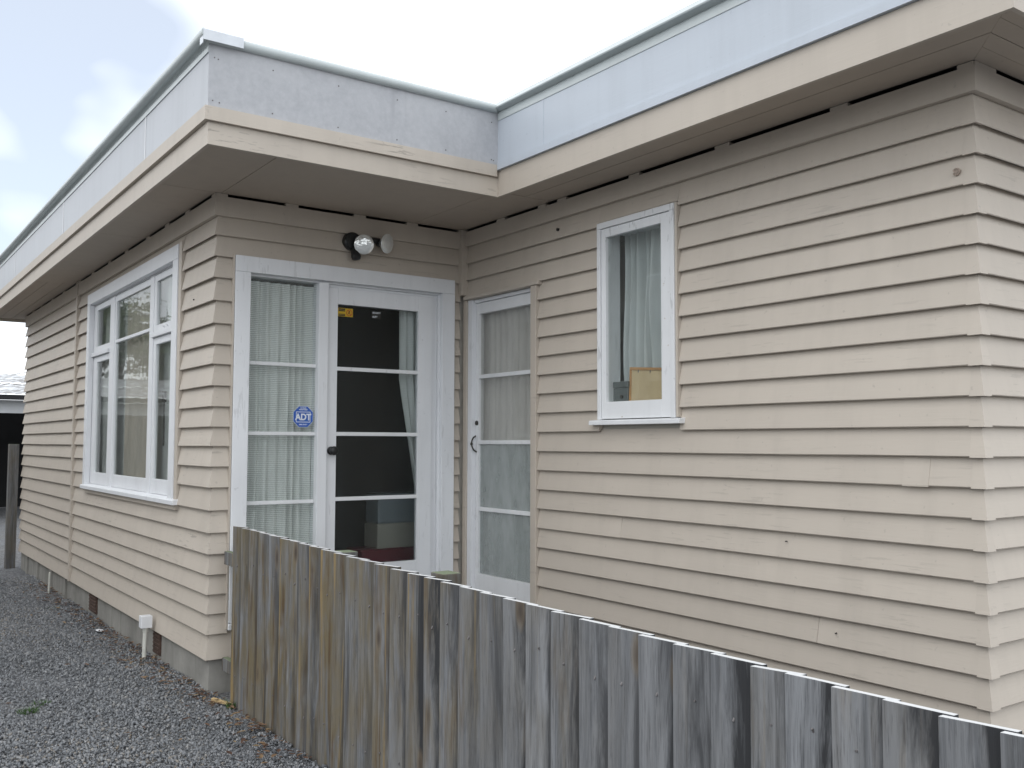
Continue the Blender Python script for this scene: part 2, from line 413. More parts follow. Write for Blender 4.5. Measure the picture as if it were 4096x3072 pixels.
def scatter_stones(name, n, xr, yr, size, seed):
    rg = np.random.default_rng(seed)
    ico = np.array([(1, 0, 0), (-1, 0, 0), (0, 1, 0), (0, -1, 0), (0, 0, 1), (0, 0, -1)], float)
    tri = np.array([(0, 2, 4), (2, 1, 4), (1, 3, 4), (3, 0, 4), (2, 0, 5), (1, 2, 5), (3, 1, 5), (0, 3, 5)])
    x = rg.uniform(*xr, n); y = rg.uniform(*yr, n)
    keep = x < .055 + .0 * y
    x, y = x[keep], y[keep]; n = len(x)
    s = size[0] + (size[1] - size[0]) * rg.random(n) ** 3.2
    ax = np.stack([s * rg.uniform(.75, 1.3, n), s * rg.uniform(.6, 1.0, n), s * rg.uniform(.45, .8, n)], 1)
    q = rg.normal(size=(n, 4)); q /= np.linalg.norm(q, axis=1, keepdims=True)
    w_, a, b_, c = q.T
    R = np.stack([np.stack([1 - 2 * (b_ * b_ + c * c), 2 * (a * b_ - c * w_), 2 * (a * c + b_ * w_)], 1), np.stack([2 * (a * b_ + c * w_), 1 - 2 * (a * a + c * c), 2 * (b_ * c - a * w_)], 1), np.stack([2 * (a * c - b_ * w_), 2 * (b_ * c + a * w_), 1 - 2 * (a * a + b_ * b_)], 1)], 1)
    P = ico[None] * (1 + rg.uniform(-.25, .25, (n, 6, 1))) * ax[:, None, :] + rg.uniform(-.3, .3, (n, 6, 3)) * ax[:, None, :]
    P = np.einsum('nij,nkj->nki', R, P)
    hump = .012 * np.sin(x * 3.1 + 1.3) * np.sin(y * 2.3) + .006 * np.sin(x * 9 + y * 5)
    z = GZ + hump + rg.uniform(-.006, .008, n) - .002
    P += np.stack([x, y, z], 1)[:, None, :]
    V = P.reshape(-1, 3); F = (tri[None] + (np.arange(n) * 6)[:, None, None]).reshape(-1, 3)
    me = bpy.data.meshes.new(name)
    me.vertices.add(len(V)); me.vertices.foreach_set('co', V.astype(np.float32).ravel())
    me.loops.add(F.size); me.loops.foreach_set('vertex_index', F.ravel().astype(np.int32))
    me.polygons.add(len(F)); me.polygons.foreach_set('loop_start', np.arange(0, F.size, 3, dtype=np.int32))
    me.update(calc_edges=True)
    a_ = me.attributes.new('tint', 'FLOAT', 'POINT'); a_.data.foreach_set('value', np.repeat(np.clip(rg.random(n) * .85 + .12 * (np.sin(x * 2.7 + .8) * np.sin(y * 1.3 + .4)) + .07, 0, 1), 6).astype(np.float32))
    me.materials.append(M['stone'])
    o = bpy.data.objects.new(name, me); col.objects.link(o)
    tag(o, 'loose grey gravel chips covering the driveway', 'gravel', kind='stuff')
    return o
scatter_stones('gravel', 160000, (-1.9, .06), (-2.2, 6.2), (.0045, .0145), 3)

# ------------------------------------------------------------------ house
house = empty('house', (W, 1.0, GZ), 'beige weatherboard house with flat roof, white trim and deep eaves', 'house')
SOF = 2.885
ZA = [0.0, .1527, .2743, .3938, .5134, .6383, .7673, .9055, 1.0452, 1.1739, 1.3003, 1.4206, 1.5476, 1.6762, 1.8101, 1.9366, 2.0661, 2.2099, 2.3541, 2.4887, 2.6209, 2.748]
ZR = [1.3971 + .1235 * q for q in range(-11, 12)]
ZDR = [.025, .142, .26, .379, .496, .615, .737, .858, .975, 1.095, 1.221, 1.346, 1.465, 1.589, 1.714, 1.838, 1.962, 2.081, 2.222, 2.357, 2.4887]
YA_END = 7.2

# foundations
fd = MB(); fd.box(.03, .16, .03, 7.15, GZ - .05, .02); fd.box(.16, W + .03, .03, .16, GZ - .05, .02)
found = obj('foundation', fd, 'concrete', house)
for (a, b_) in ((3.02, 3.30), (1.05, 1.22)):
    vt = MB(); vt.box(.018, .03, a, b_, -.16, -.01)
    for i in range(5): vt.box(.012, .018, a + .01, b_ - .01, -.15 + i * .028, -.138 + i * .028)
    obj('foundation_vent', vt, 'rust', found, label='rusty brown foundation vent')
for y_ in (4.35, 5.1, 5.9, 6.6):
    obj('pile', B(.012, .03, y_, y_ + .09, GZ - .03, -.005), 'concrete', found)

# sheathing behind the boards, with openings left for windows and doors
def sheath(name, fn, s0, s1, z0, z1, holes, d0=.036, d1=.09):
    mb = MB(); cuts = sorted({s0, s1} | {h for q in holes for h in q[:2]})
    for a, b_ in zip(cuts, cuts[1:]):
        segs = [(z0, z1)]
        for (h0, h1, q0, q1) in holes:
            if h0 <= a + 1e-6 and b_ <= h1 + 1e-6:
                ns = []
                for (u0, u1) in segs:
                    if q0 > u0: ns.append((u0, min(u1, q0)))
                    if q1 < u1: ns.append((max(u0, q1), u1))
                segs = ns
        for u0, u1 in segs:
            if u1 > u0: wbox(mb, fn, a, b_, d0, d1, u0, u1)
    return obj(name, mb, 'plaster', house)

wallA = sheath('wall', fA, .036, YA_END, .01, 2.85, [(.83, 3.57, .93, 2.60)])
wallD = sheath('wall', fD, .09, W + .036, .01, 2.85, [(.22, 1.67, .05, 2.42)])
wallR = sheath('wall', fR, -L + .036, .036, .01, 2.85, [(-2.13, -1.55, 1.47, 2.62), (-.87, -.03, -.0, 2.37)])
wallE = sheath('wall', fE, W + .09, 6.0, .01, 2.85, [])
wb = MB(); wb.box(.06, 6.0, YA_END - .06, YA_END, GZ, 2.85); wb.box(5.94, 6.0, -L, YA_END - .06, GZ, 2.85)
wallB = obj('wall', wb, 'plaster', house)
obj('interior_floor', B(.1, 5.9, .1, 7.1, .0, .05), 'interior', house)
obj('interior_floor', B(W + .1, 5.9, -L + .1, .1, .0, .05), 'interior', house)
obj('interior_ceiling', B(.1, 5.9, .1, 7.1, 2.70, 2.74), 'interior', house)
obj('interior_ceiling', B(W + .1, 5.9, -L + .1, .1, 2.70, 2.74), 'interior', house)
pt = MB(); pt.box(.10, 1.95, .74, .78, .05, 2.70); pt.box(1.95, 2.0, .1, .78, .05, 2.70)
obj('dark_hall_backing', pt, 'interior', house)  # added wall close behind the door, keeping its panes dark
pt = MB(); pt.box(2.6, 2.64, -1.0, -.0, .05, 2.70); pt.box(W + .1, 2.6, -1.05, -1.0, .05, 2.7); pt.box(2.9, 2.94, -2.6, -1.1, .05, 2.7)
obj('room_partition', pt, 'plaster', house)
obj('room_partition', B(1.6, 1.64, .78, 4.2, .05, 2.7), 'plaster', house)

# ---- weatherboards
def board(fn, zb, zt, s0, s1, e0=0, e1=0, parent=None, mat='beige', seed=0, lip=0.0, top=None):
    """bevel-back weatherboard; e0/e1: +1/-1 mitre following the board's depth"""
    rg = random.Random(seed)
    n = max(2, int(abs(s1 - s0) / .45) + 1)
    mb = MB(); ph = rg.uniform(0, 50); am = .0016
    zt2 = zt + .012
    prof = lambda w1, w2: [(.003 + lip, zb + w1), (.0 + lip + w2, zb + .004 + w1), (.0140 + lip * .5 + w2 * .5, (zb + zt2) / 2), (.0285, zt2), (.0355, zt2), (.0355, zb + .016), (.0275, zb + .015 + w1)]
    rings = []
    for i in range(n):
        t = i / (n - 1); s_ = s0 + (s1 - s0) * t
        w1 = am * noise.noise((s_ * .9 + ph, zb * 7, 1.0)) * 1.6; w2 = am * noise.noise((s_ * 1.3 + ph, zb * 5, 9.0)) * 1.2
        ring = []
        for d, z in prof(w1, w2):
            ss = s_ + (e0 * d if i == 0 else 0) + (e1 * d if i == n - 1 else 0)
            ring.append(fn(ss, d, z))
        rings.append(ring)
    m_ = 7
    v = [p for r_ in rings for p in r_]; f = []
    for i in range(n - 1):
        for j in range(m_):
            f.append((i * m_ + j, i * m_ + (j + 1) % m_, (i + 1) * m_ + (j + 1) % m_, (i + 1) * m_ + j))
    f += [tuple(range(m_))[::-1], tuple(range((n - 1) * m_, n * m_))]
    mb.add(v, f)
    return obj('weatherboard', mb, mat, parent)

def notch(fn, zb, zt, holes, parent, lim0, lim1):
    """the strip of a board left above an opening that cuts into its lower edge"""
    global sd
    for (h0, h1, q0, q1) in holes:
        if zb < q1 - .012 and zt > q1 + .004 and q1 > zb + .012 and q0 < zb:
            sd += 1; tt = (q1 - zb) / (zt - zb)
            board(fn, q1, zt, max(h0, lim0), min(h1, lim1), 0, 0, parent, seed=sd, lip=.016 * tt)

def clip_run(zb, zt, s0, s1, holes):
    """intervals of [s0, s1] left free by openings the board runs into"""
    segs = [(s0, s1)]
    for (h0, h1, q0, q1) in holes:
        if zt > q0 + .02 and zb < q1 - .012:
            ns = []
            for a, b_ in segs:
                if h1 <= a or h0 >= b_: ns.append((a, b_)); continue
                if h0 > a: ns.append((a, h0))
                if h1 < b_: ns.append((h1, b_))
            segs = ns
    return segs

sd = 0
HA = [(.675, 3.605, .90, 2.69)]
for i in range(21):
    zb, zt = ZA[i], ZA[i + 1]
    for a, b_ in clip_run(zb, zt, 0.0, 4.075, HA):
        sd += 1; board(fA, zb, zt, a, b_, 1 if a == 0 else 0, 0, wallA, seed=sd, mat='beige_worn' if (i in (5, 6, 7, 8, 9) and a == 0) else 'beige')
    notch(fA, zb, zt, HA, wallA, 0, 4.07)
    sd += 1; board(fA, zb, zt, 4.135, YA_END, 0, 0, wallA, seed=sd)
HD = [(.130, W + .1, .18, 2.50)]
for i in range(21):
    zb, zt = ZA[i], ZA[i + 1]
    for a, b_ in clip_run(zb, zt, 0.0, W - .02, HD):
        sd += 1; board(fD, zb, zt, a, b_, 1, 0, wallD, seed=sd, mat='beige_worn' if i in (5, 6, 7, 8, 9) else 'beige')
for i in range(20):
    sd += 1; board(fD, ZDR[i], ZDR[i + 1], 1.763, W - .02, 0, 0, wallD, seed=sd)
JOINTS = {3: -3.05, 6: -1.7, 9: -3.56}
HR = [(-.902, .1, -.1, 2.395), (-2.185, -1.518, 1.45, 2.655)]
for i in range(22):
    zb, zt = ZR[i], ZR[i + 1]
    for a, b_ in clip_run(zb, zt, -L, -.022, HR):
        jt = JOINTS.get(i)
        if jt is not None and a < jt < b_:
            sd += 1; board(fR, zb, zt, a, jt - .0012, 1 if a == -L else 0, 0, wallR, seed=sd)
            sd += 1; board(fR, zb, zt, jt + .0012, b_, 0, 0, wallR, seed=sd, lip=.0012)
        else:
            sd += 1; board(fR, zb, zt, a, b_, 1 if a == -L else 0, 0, wallR, seed=sd)
    notch(fR, zb, zt, HR, wallR, -L, -.022)
    sd += 1; board(fE, zb, zt, W, 6.0, 1, 0, wallE, seed=sd)
# repair joint: a short patched length near the corner
obj('board_patch', MB().prism([(-.002, ZR[9] - .003), (-.002, ZR[9] + .004), (.0225, ZR[10] - .004), (.024, ZR[10] - .004), (.004, ZR[9] - .002)], fR, -3.62, -3.50), 'beige', wallR)

# metal soakers on the outside corner
for i in range(22):
    zb, zt = ZR[i], ZR[i + 1]
    mb = MB(); o_ = .0022
    lipd, topd = -o_, .0250 - o_
    for fn, c0, sgn in ((fR, -L, 1), (fE, W, 1)):
        wd = .058 + .006 * random.random()
        mb.add([fn(c0 + lipd, lipd, zb - .0025), fn(c0 + wd, lipd, zb - .0025), fn(c0 + wd, topd, zt - .004), fn(c0 + topd, topd, zt - .004),
                fn(c0 + lipd + .012, lipd + .012, zb - .0025), fn(c0 + wd, lipd + .012, zb - .0025)],
               [(0, 1, 2, 3), (0, 1, 5, 4)])
    obj('corner_soaker', mb, 'beige', wallR, solid=False)

# frieze boards with ventilation slots left open below the soffit
def frieze(fn, s0, s1, z0, slots, parent, e0=0, e1=0):
    fr = obj('frieze_board', MB().prism([(-.004, z0), (-.004, SOF - .018), (.034, SOF - .018), (.034, z0 + .002), (.012, z0 - .002)], fn, s0, s1, 0, (lambda d: d) if e0 else None, (lambda d: d * e1) if e1 else None), 'beige', parent)
    ed = [s0] + [q for sl in slots for q in sl] + [s1]
    for a, b_ in zip(ed[::2], ed[1::2]):
        if b_ - a > .01: obj('vent_block', MB().prism([(-.0035, SOF - .018), (-.0035, SOF - .0005), (.03, SOF - .0005), (.03, SOF - .018)], fn, a + (.004 if a == s0 else 0), b_), 'beige', fr)
frieze(fA, 0, 4.075, ZA[21] - .003, [(.07, .53), (.623, 1.005), (1.107, 1.523), (1.621, 2.164), (2.27, 2.75), (2.85, 3.4), (3.5, 3.98)], wallA, 1)
frieze(fA, 4.135, YA_END, ZA[21] - .003, [(4.2, 4.75), (4.86, 5.4), (5.5, 6.05), (6.15, 6.6), (6.7, 7.1)], wallA)
frieze(fD, 0, W - .02, ZA[21] - .003, [(.076, .459), (.547, .949), (1.036, 1.358), (1.447, 1.79)], wallD, 1)
frieze(fR, -L, -.02, ZR[22] + .006, [(-3.794, -3.271), (-3.177, -2.563), (-2.464, -1.885), (-1.796, -1.212), (-1.123, -.999), (-.915, -.532), (-.436, -.03)], wallR, 1)
frieze(fE, W, 6.0, ZR[22] + .006, [(2.0, 2.5), (2.6, 3.2)], wallE, 1)
obj('cover_batten', WB(fA, 4.078, 4.132, -.012, .03, .0, SOF - .002), 'beige', wallA, .003)
obj('corner_stop', WB(fD, W - .034, W + .02, -.034, .02, 2.40, SOF - .002), 'beige', wallD, .002)
obj('corner_board', WB(fA, YA_END, YA_END + .03, .03, .12, -.01, SOF - .01), 'beige', wallA)
for fn, s_, z_, r_ in ((fR, -1.115, 2.693, .011), (fA, .42, 2.262, .005), (fR, -3.15, .47, .003), (fR, -2.88, .86, .003)):
    a = Vector(fn(s_, .001, z_)); b_ = Vector(fn(s_, .012, z_))
    obj('screw_hole', MB().tube(a, b_, r_, n=8), 'dark', wallR if fn is fR else wallA)
kn = MB()
for i in range(9):
    a = 2 * math.pi * i / 9; rr = .011 if i else 0
    p = Vector(fR(-3.775 + rr * math.cos(a), .0, 2.445 + rr * math.sin(a))); kn.tube(p + Vector((-.001, 0, 0)), p + Vector((.01, 0, 0)), .006, n=6)
obj('filler_patch', kn, 'filler', wallR)

# ------------------------------------------------------------------ eaves, fascia, gutters, roof
XA, YD, XR, YE = -.39, -1.06, 1.412, -4.238
YEND = 7.62
sof_parts = []
def slab(x0, x1, y0, y1): return B(x0, x1, y0, y1, SOF, SOF + .012)
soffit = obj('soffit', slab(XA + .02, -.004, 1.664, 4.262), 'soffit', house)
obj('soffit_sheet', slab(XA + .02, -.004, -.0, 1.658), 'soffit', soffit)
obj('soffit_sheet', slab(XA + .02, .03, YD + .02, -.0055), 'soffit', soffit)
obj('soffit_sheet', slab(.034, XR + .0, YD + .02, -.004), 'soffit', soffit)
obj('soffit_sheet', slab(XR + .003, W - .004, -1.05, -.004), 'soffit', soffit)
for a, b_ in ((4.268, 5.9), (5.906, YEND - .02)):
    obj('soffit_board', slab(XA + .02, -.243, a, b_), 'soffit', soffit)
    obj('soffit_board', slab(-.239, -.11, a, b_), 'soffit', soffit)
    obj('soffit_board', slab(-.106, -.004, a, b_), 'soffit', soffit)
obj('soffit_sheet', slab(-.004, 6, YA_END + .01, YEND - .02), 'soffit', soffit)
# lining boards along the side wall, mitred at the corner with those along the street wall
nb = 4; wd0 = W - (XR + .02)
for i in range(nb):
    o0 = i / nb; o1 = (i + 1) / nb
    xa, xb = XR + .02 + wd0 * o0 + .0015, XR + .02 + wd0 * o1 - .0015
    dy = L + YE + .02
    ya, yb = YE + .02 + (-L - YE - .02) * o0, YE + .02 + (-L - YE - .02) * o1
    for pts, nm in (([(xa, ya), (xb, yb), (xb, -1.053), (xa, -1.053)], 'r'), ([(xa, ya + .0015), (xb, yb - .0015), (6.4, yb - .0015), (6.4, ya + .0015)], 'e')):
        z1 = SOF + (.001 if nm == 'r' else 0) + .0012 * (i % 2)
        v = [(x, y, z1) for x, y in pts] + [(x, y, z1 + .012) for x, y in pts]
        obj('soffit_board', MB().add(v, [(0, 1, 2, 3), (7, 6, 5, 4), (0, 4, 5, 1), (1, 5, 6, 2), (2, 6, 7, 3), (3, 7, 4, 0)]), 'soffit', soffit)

rf = MB(); rf.box(XA + .01, XR, YD + .01, YEND - .01, 3.28, 3.36); rf.box(XR, 6.4, YE + .01, YEND - .01, 3.28, 3.36)
roof = obj('roof', rf, 'roofing', house)
# fascia frames: s along, d outwards from the fascia face
hA = lambda s, d, z: (XA - d, s, z)
hD = lambda s, d, z: (s, YD - d, z)
hR = lambda s, d, z: (XR - d, s, z)
hE = lambda s, d, z: (s, YE - d, z)
def run(name, poly, fn, s0, s1, mat, out0=0, out1=0, bevel=0, smooth=False):
    return obj(name, MB().prism(poly, fn, s0, s1, 0, (lambda d: d * out0) if out0 else None, (lambda d: d * out1) if out1 else None), mat, roof, bevel, smooth)
def rect(d0, d1, z0, z1): return [(d0, z0), (d1, z0), (d1, z1), (d0, z1)]
# left eave (A): outside corner with D at the near end
run('fascia_board', rect(-.02, 0, 2.85, 2.968), hA, YD, YEND, 'beige', -1)
run('fascia_batten', rect(-.02, .022, 2.970, 3.043), hA, YD, YEND, 'beige', -1)
# porch eave (D): outside corner at left, inside corner at right
run('fascia_board', rect(-.02, 0, 2.85, 2.968), hD, XA, XR, 'beige_worn', -1, -1)
run('fascia_batten', rect(-.02, .022, 2.970, 3.043), hD, XA, XR, 'beige_worn', -1, -1)
run('fascia_board', rect(-.02, 0, 2.85, 3.010), hR, YD, YE, 'beige', -1, -1)
run('fascia_trim', rect(-.02, .020, 3.0115, 3.053), hR, YD, YE, 'panel', -1, -1)
run('fascia_board', rect(-.02, 0, 2.85, 3.010), hE, XR, 6.4, 'beige', -1)
run('fascia_trim', rect(-.02, .020, 3.0115, 3.053), hE, XR, 6.4, 'panel', -1)
obj('fascia_board', B(XA - .012, 6.4, YEND, YEND + .02, 2.85, 3.40), 'beige', roof)
obj('fascia_board', B(6.4, 6.42, YE, YEND, 2.85, 3.40), 'beige', roof)
# sheets
def sheetrun(fn, cuts, z0, z1, mat, out0=0, out1=0):
    for i, (a, b_) in enumerate(zip(cuts, cuts[1:])):
        sg = 1 if b_ > a else -1
        run('fascia_panel', rect(-.02, .004, z0, z1), fn, a + (.002 * sg if i else 0), b_ - (.002 * sg if i < len(cuts) - 2 else 0), mat, out0 if i == 0 else 0, out1 if i == len(cuts) - 2 else 0)
sheetrun(hA, [YD, .143, 2.71, 5.29, YEND], 3.046, 3.345, 'panel_grey', -1)
sheetrun(hD, [XA, XR], 3.046, 3.375, 'sheet_old', -1, -1)
sheetrun(hR, [YD, -1.53, YE], 3.055, 3.345, 'panel', -1, -1)
sheetrun(hE, [XR, 4.0, 6.4], 3.055, 3.345, 'panel', -1)
for y_ in (.143, 2.71, 5.29):
    obj('joint_strip', MB().prism(rect(.004, .0075, 3.05, 3.325), hA, y_ - .006, y_ + .006), 'pvc', roof)
obj('joint_strip', MB().prism(rect(.004, .006, 3.055, 3.325), hR, -1.525, -1.535), 'panel', roof)
def arc(cx, cz, r, a0, a1, n=9): return [(cx + r * math.cos(math.radians(a0 + (a1 - a0) * i / (n - 1))), cz + r * math.sin(math.radians(a0 + (a1 - a0) * i / (n - 1)))) for i in range(n)]
cove = [(-.02, 3.327), (.010, 3.327), (.012, 3.352), (.004, 3.362), (.0, 3.378), (.014, 3.389)] + arc(.036, 3.408, .024, -125, 110, 10) + [(-.02, 3.426)]
run('gutter', cove, hA, YD, YEND, 'gutter', -1, 0, 0, True)
covR = [(-.02, 3.327), (.008, 3.327), (.010, 3.366), (.0, 3.382), (.046, 3.390), (.049, 3.397), (.026, 3.432), (-.02, 3.436)]
run('gutter', covR, hR, YD, YE, 'gutter', -1, -1, 0, True)
run('gutter', covR, hE, XR, 6.4, 'gutter', -1, 0, 0, True)
run('gutter', [(-.02, 3.377)] + arc(.012, 3.400, .027, -100, 120, 10) + [(-.02, 3.418)], hD, XA, XR, 'gutter', -1, -1, 0, True)
capm = MB()
capm.prism([(-.05, 3.432), (.046, 3.428), (.050, 3.424), (.046, 3.372), (.044, 3.372), (.0475, 3.422), (.044, 3.426), (-.05, 3.430)], hD, XA - .05, -.228)
obj('flashing_cap', capm, 'metal_lid', roof)
capm = MB(); capm.prism([(.0475, 3.352), (.0475, 3.428), (.0505, 3.428), (.0505, 3.352)], hA, YD - .046, YD - .0)
obj('flashing_cap', capm, 'metal_lid', roof)
# nails in the weathered sheet
nails = [(x, 3.31 if j else 3.075) for x in (-.05, .33, .70, 1.03, 1.36) for j in (0, 1)] + [(-.365, 3.305), (-.345, 3.30), (-.37, 3.078), (-.335, 3.073), (1.375, 3.072)]
for x, z in nails:
    obj('nail', MB().tube(hD(x, .0035, z), hD(x, .0055, z), .004, n=8), 'nail', roof)

# ------------------------------------------------------------------ glazing helpers
def pane(fn, s0, s1, d, z0, z1, mat, parent):
    return obj('pane', WB(fn, s0, s1, d, d + .004, z0, z1), mat, parent)

def bar(fn, s0, s1, d0, d1, z0, z1, parent, mat='white', name='glazing_bar', bevel=.003):
    return obj(name, WB(fn, s0, s1, d0, d1, z0, z1), mat, parent, bevel)

# ---- left casement window (wall A)
t = MB()
wbox(t, fA, .745, 3.597, -.012, .034, 2.588, 2.688)        # head architrave
wbox(t, fA, 3.505, 3.597, -.0115, .034, .938, 2.5875)
wbox(t, fA, .745, .862, -.0115, .034, .938, 2.5875)
winA = obj('window', t, 'white', house, .003, label='wide white casement window with six panes')
t = MB()                                                    # lining of the opening
wbox(t, fA, .80, 3.56, .0345, .105, 2.578, 2.62); wbox(t, fA, 3.56, 3.60, .0345, .105, .93, 2.578); wbox(t, fA, .80, .84, .0345, .105, .93, 2.578); wbox(t, fA, .84, 3.56, .045, .105, .90, .945)
obj('window_lining', t, 'white', winA)
bar(fA, .682, .741, -.004, .034, .93, 2.70, winA, 'beige', 'scriber_strip')
t = MB().prism([(-.030, .905), (-.030, .934), (-.026, .939), (.044, .950), (.044, .905)], fA, .668, 3.605)
obj('sill', t, 'white', winA, .003)
obj('under_sill_board', WB(fA, .70, 3.50, -.006, .03, .872, .904), 'beige', winA)  # plain beige strip below the sill
bar(fA, 2.705, 2.862, .030, .07, .947, 2.577, winA, name='mullion'); bar(fA, 1.482, 1.585, .030, .07, .947, 2.577, winA, name='mullion')
for a, b_ in ((2.865, 3.545), (.842, 1.479)):
    bar(fA, a, b_, .014, .07, 2.104, 2.140, winA, name='transom')
def sash(fn, s0, s1, z0, z1, g0, g1, q0, q1, d0, d1, parent, mat='white', gm='glass'):
    m_ = MB()
    wbox(m_, fn, s0, g0, d0, d1, z0, z1); wbox(m_, fn, g1, s1, d0, d1, z0, z1)
    wbox(m_, fn, g0, g1, d0, d1, z0, q0); wbox(m_, fn, g0, g1, d0, d1, q1, z1)
    obj('sash', m_, mat, parent, .002)
    pane(fn, g0 - .004, g1 + .004, (d0 + d1) / 2, q0 - .004, q1 + .004, gm, parent)
sash(fA, 2.866, 3.54, 2.143, 2.575, 2.875, 3.39, 2.192, 2.524, .034, .062, winA)
sash(fA, 2.866, 3.54, .952, 2.101, 2.882, 3.362, 1.056, 2.049, .036, .062, winA)
sash(fA, .845, 1.478, 2.143, 2.575, .93, 1.414, 2.192, 2.524, .034, .062, winA)
sash(fA, .845, 1.478, .952, 2.101, .93, 1.418, 1.058, 2.05, .036, .062, winA)
m_ = MB(); wbox(m_, fA, 1.587, 1.602, .036, .062, .952, 2.575); wbox(m_, fA, 2.666, 2.703, .036, .062, .952, 2.575); wbox(m_, fA, 1.602, 2.666, .036, .062, .952, 1.054); wbox(m_, fA, 1.602, 2.666, .036, .062, 2.522, 2.575)
obj('sash', m_, 'white', winA, .002)
bar(fA, 1.602, 2.666, .034, .062, 2.166, 2.192, winA)
pane(fA, 1.598, 2.67, .049, 1.05, 2.168, 'glass', winA); pane(fA, 1.598, 2.67, .0495, 2.19, 2.526, 'glass', winA)
for a in (1.10, 1.19): obj('stay_peg', MB().tube(fA(a, .034, 2.165), fA(a, .022, 2.165), .007, n=8), 'white', winA)
m_ = MB(); m_.tube((.075, 1.30, 1.70), (.075, 1.30, 1.62), .016, n=8); m_.tube((.075, 1.30, 1.66), (.072, 1.28, 1.30), .006, n=8)
obj('window_catch', m_, 'steel', winA)

# ---- porch door with sidelight (wall D)
t = MB()
wbox(t, fD, .134, 1.757, -.013, .034, 2.405, 2.508)
wbox(t, fD, .134, .234, -.0125, .034, .215, 2.4045)
wbox(t, fD, 1.652, 1.757, -.0125, .034, .03, 2.4045)
entry = obj('door_surround', t, 'white', house, .003)
t = MB(); wbox(t, fD, .21, 1.70, .0345, .13, 2.392, 2.43); wbox(t, fD, .20, .236, .0345, .13, .05, 2.392); wbox(t, fD, 1.664, 1.70, .0345, .13, .05, 2.392); wbox(t, fD, .2, 1.70, .03, .14, .02, .06)
wbox(t, fD, 1.594, 1.640, .050, .13, .06, 2.391); wbox(t, fD, 1.640, 1.664, .026, .13, .06, 2.391); wbox(t, fD, .780, 1.640, .048, .13, 2.372, 2.391)
obj('door_lining', t, 'white', entry, .002)
bar(fD, .706, .774, .000, .10, .06, 2.391, entry, name='mullion')
bar(fD, .132, .205, -.020, .034, .172, .212, entry, name='foot_block')
obj('scriber_strip', WB(fD, .120, .131, -.006, .034, .18, 2.51), 'beige', entry)
t = MB(); wbox(t, fD, .238, .703, .035, .07, .065, .50)
side = obj('sidelight', t, 'white', house, label='sidelight of four ribbed panes beside the door')
zz = [.50, .941, 1.384, 1.834, 2.389]
for i in range(4):
    pane(fD, .237, .706, .050 + .0004 * i, zz[i] + .006, zz[i + 1] - .006, 'glass_rib', side)
    if i: bar(fD, .238, .705, .036, .058, zz[i] - .012, zz[i] + .012, side, 'white_worn')
# door leaf
t = MB()
wbox(t, fD, .778, .853, .026, .064, .065, 2.368); wbox(t, fD, 1.476, 1.590, .026, .064, .065, 2.368)
wbox(t, fD, .853, 1.476, .026, .064, 2.261, 2.368); wbox(t, fD, .853, 1.476, .0265, .064, .065, .505)
door = obj('door', t, 'white', house, .002, label='white glazed door with four dark ribbed panes')
zz = [.505, .950, 1.385, 1.824, 2.261]
for i in range(4):
    pane(fD, .85, 1.479, .042 + .0004 * i, zz[i] + .004, zz[i + 1] - .004, 'glass_door', door)
    if i: bar(fD, .853, 1.476, .028, .052, zz[i] - .013, zz[i] + .013, door, 'white_worn')
m_ = MB(); m_.lathe((.815, .026, 1.273), (0, -1, 0), [(0, .028), (.006, .028), (.010, .014), (.030, .013), (.036, .026), (.052, .030), (.062, .024), (.066, .012)], 20)
obj('knob', m_, 'dark', door, smooth=True)

# ---- narrow back door (wall R)
t = MB()
wbox(t, fR, -.900, -.842, -.010, .034, .0, 2.362)
wbox(t, fR, -.930, -.026, -.016, .034, 2.364, 2.391)
bsur = obj('door_surround', t, 'beige', house, .003)
bar(fR, -.048, -.001, .002, .034, .0, 2.362, bsur, 'beige', 'corner_board')
t = MB(); wbox(t, fR, -.105, -.050, .012, .13, .0, 2.362); wbox(t, fR, -.95, -.842, .0345, .13, .0, 2.362); wbox(t, fR, -.842, -.105, .034, .13, 2.338, 2.362)
obj('door_lining', t, 'white', bsur, .002)
t = MB()
wbox(t, fR, -.144, -.107, .046, .085, .02, 2.335); wbox(t, fR, -.838, -.775, .046, .085, .02, 2.335)
wbox(t, fR, -.775, -.144, .046, .085, 2.257, 2.335); wbox(t, fR, -.775, -.144, .046, .085, .02, .402)
bdoor = obj('door', t, 'white_worn', house, .002, label='narrow white door with two clear and two frosted panes')
zz = [.402, .858, 1.332, 1.802, 2.257]
for i in range(4):
    pane(fR, -.778, -.141, .062 + .0004 * i, zz[i] + .004, zz[i + 1] - .004, ('glass_frost', 'glass_frost', 'glass_dusty', 'glass_dusty')[i], bdoor)
    if i: bar(fR, -.775, -.144, .048, .074, zz[i] - .014, zz[i] + .014, bdoor, 'white_worn')
m_ = MB(); pts = []
for i in range(11):
    a = i / 10; pts.append(Vector((W + .046 - .040 * math.sin(math.pi * a) ** .6, -.120 + .012 * a, 1.262 + .115 * a)))
for p, q in zip(pts, pts[1:]): m_.tube(p, q, .0055, n=8)
m_.tube(pts[5] - Vector((0, 0, .008)), pts[5] + Vector((0, 0, .008)), .009, n=10)
obj('pull_handle', m_, 'steel', bdoor)
obj('lock', MB().tube((W + .046, -.125, 1.47), (W + .038, -.125, 1.47), .017, n=14), 'steel', bdoor)

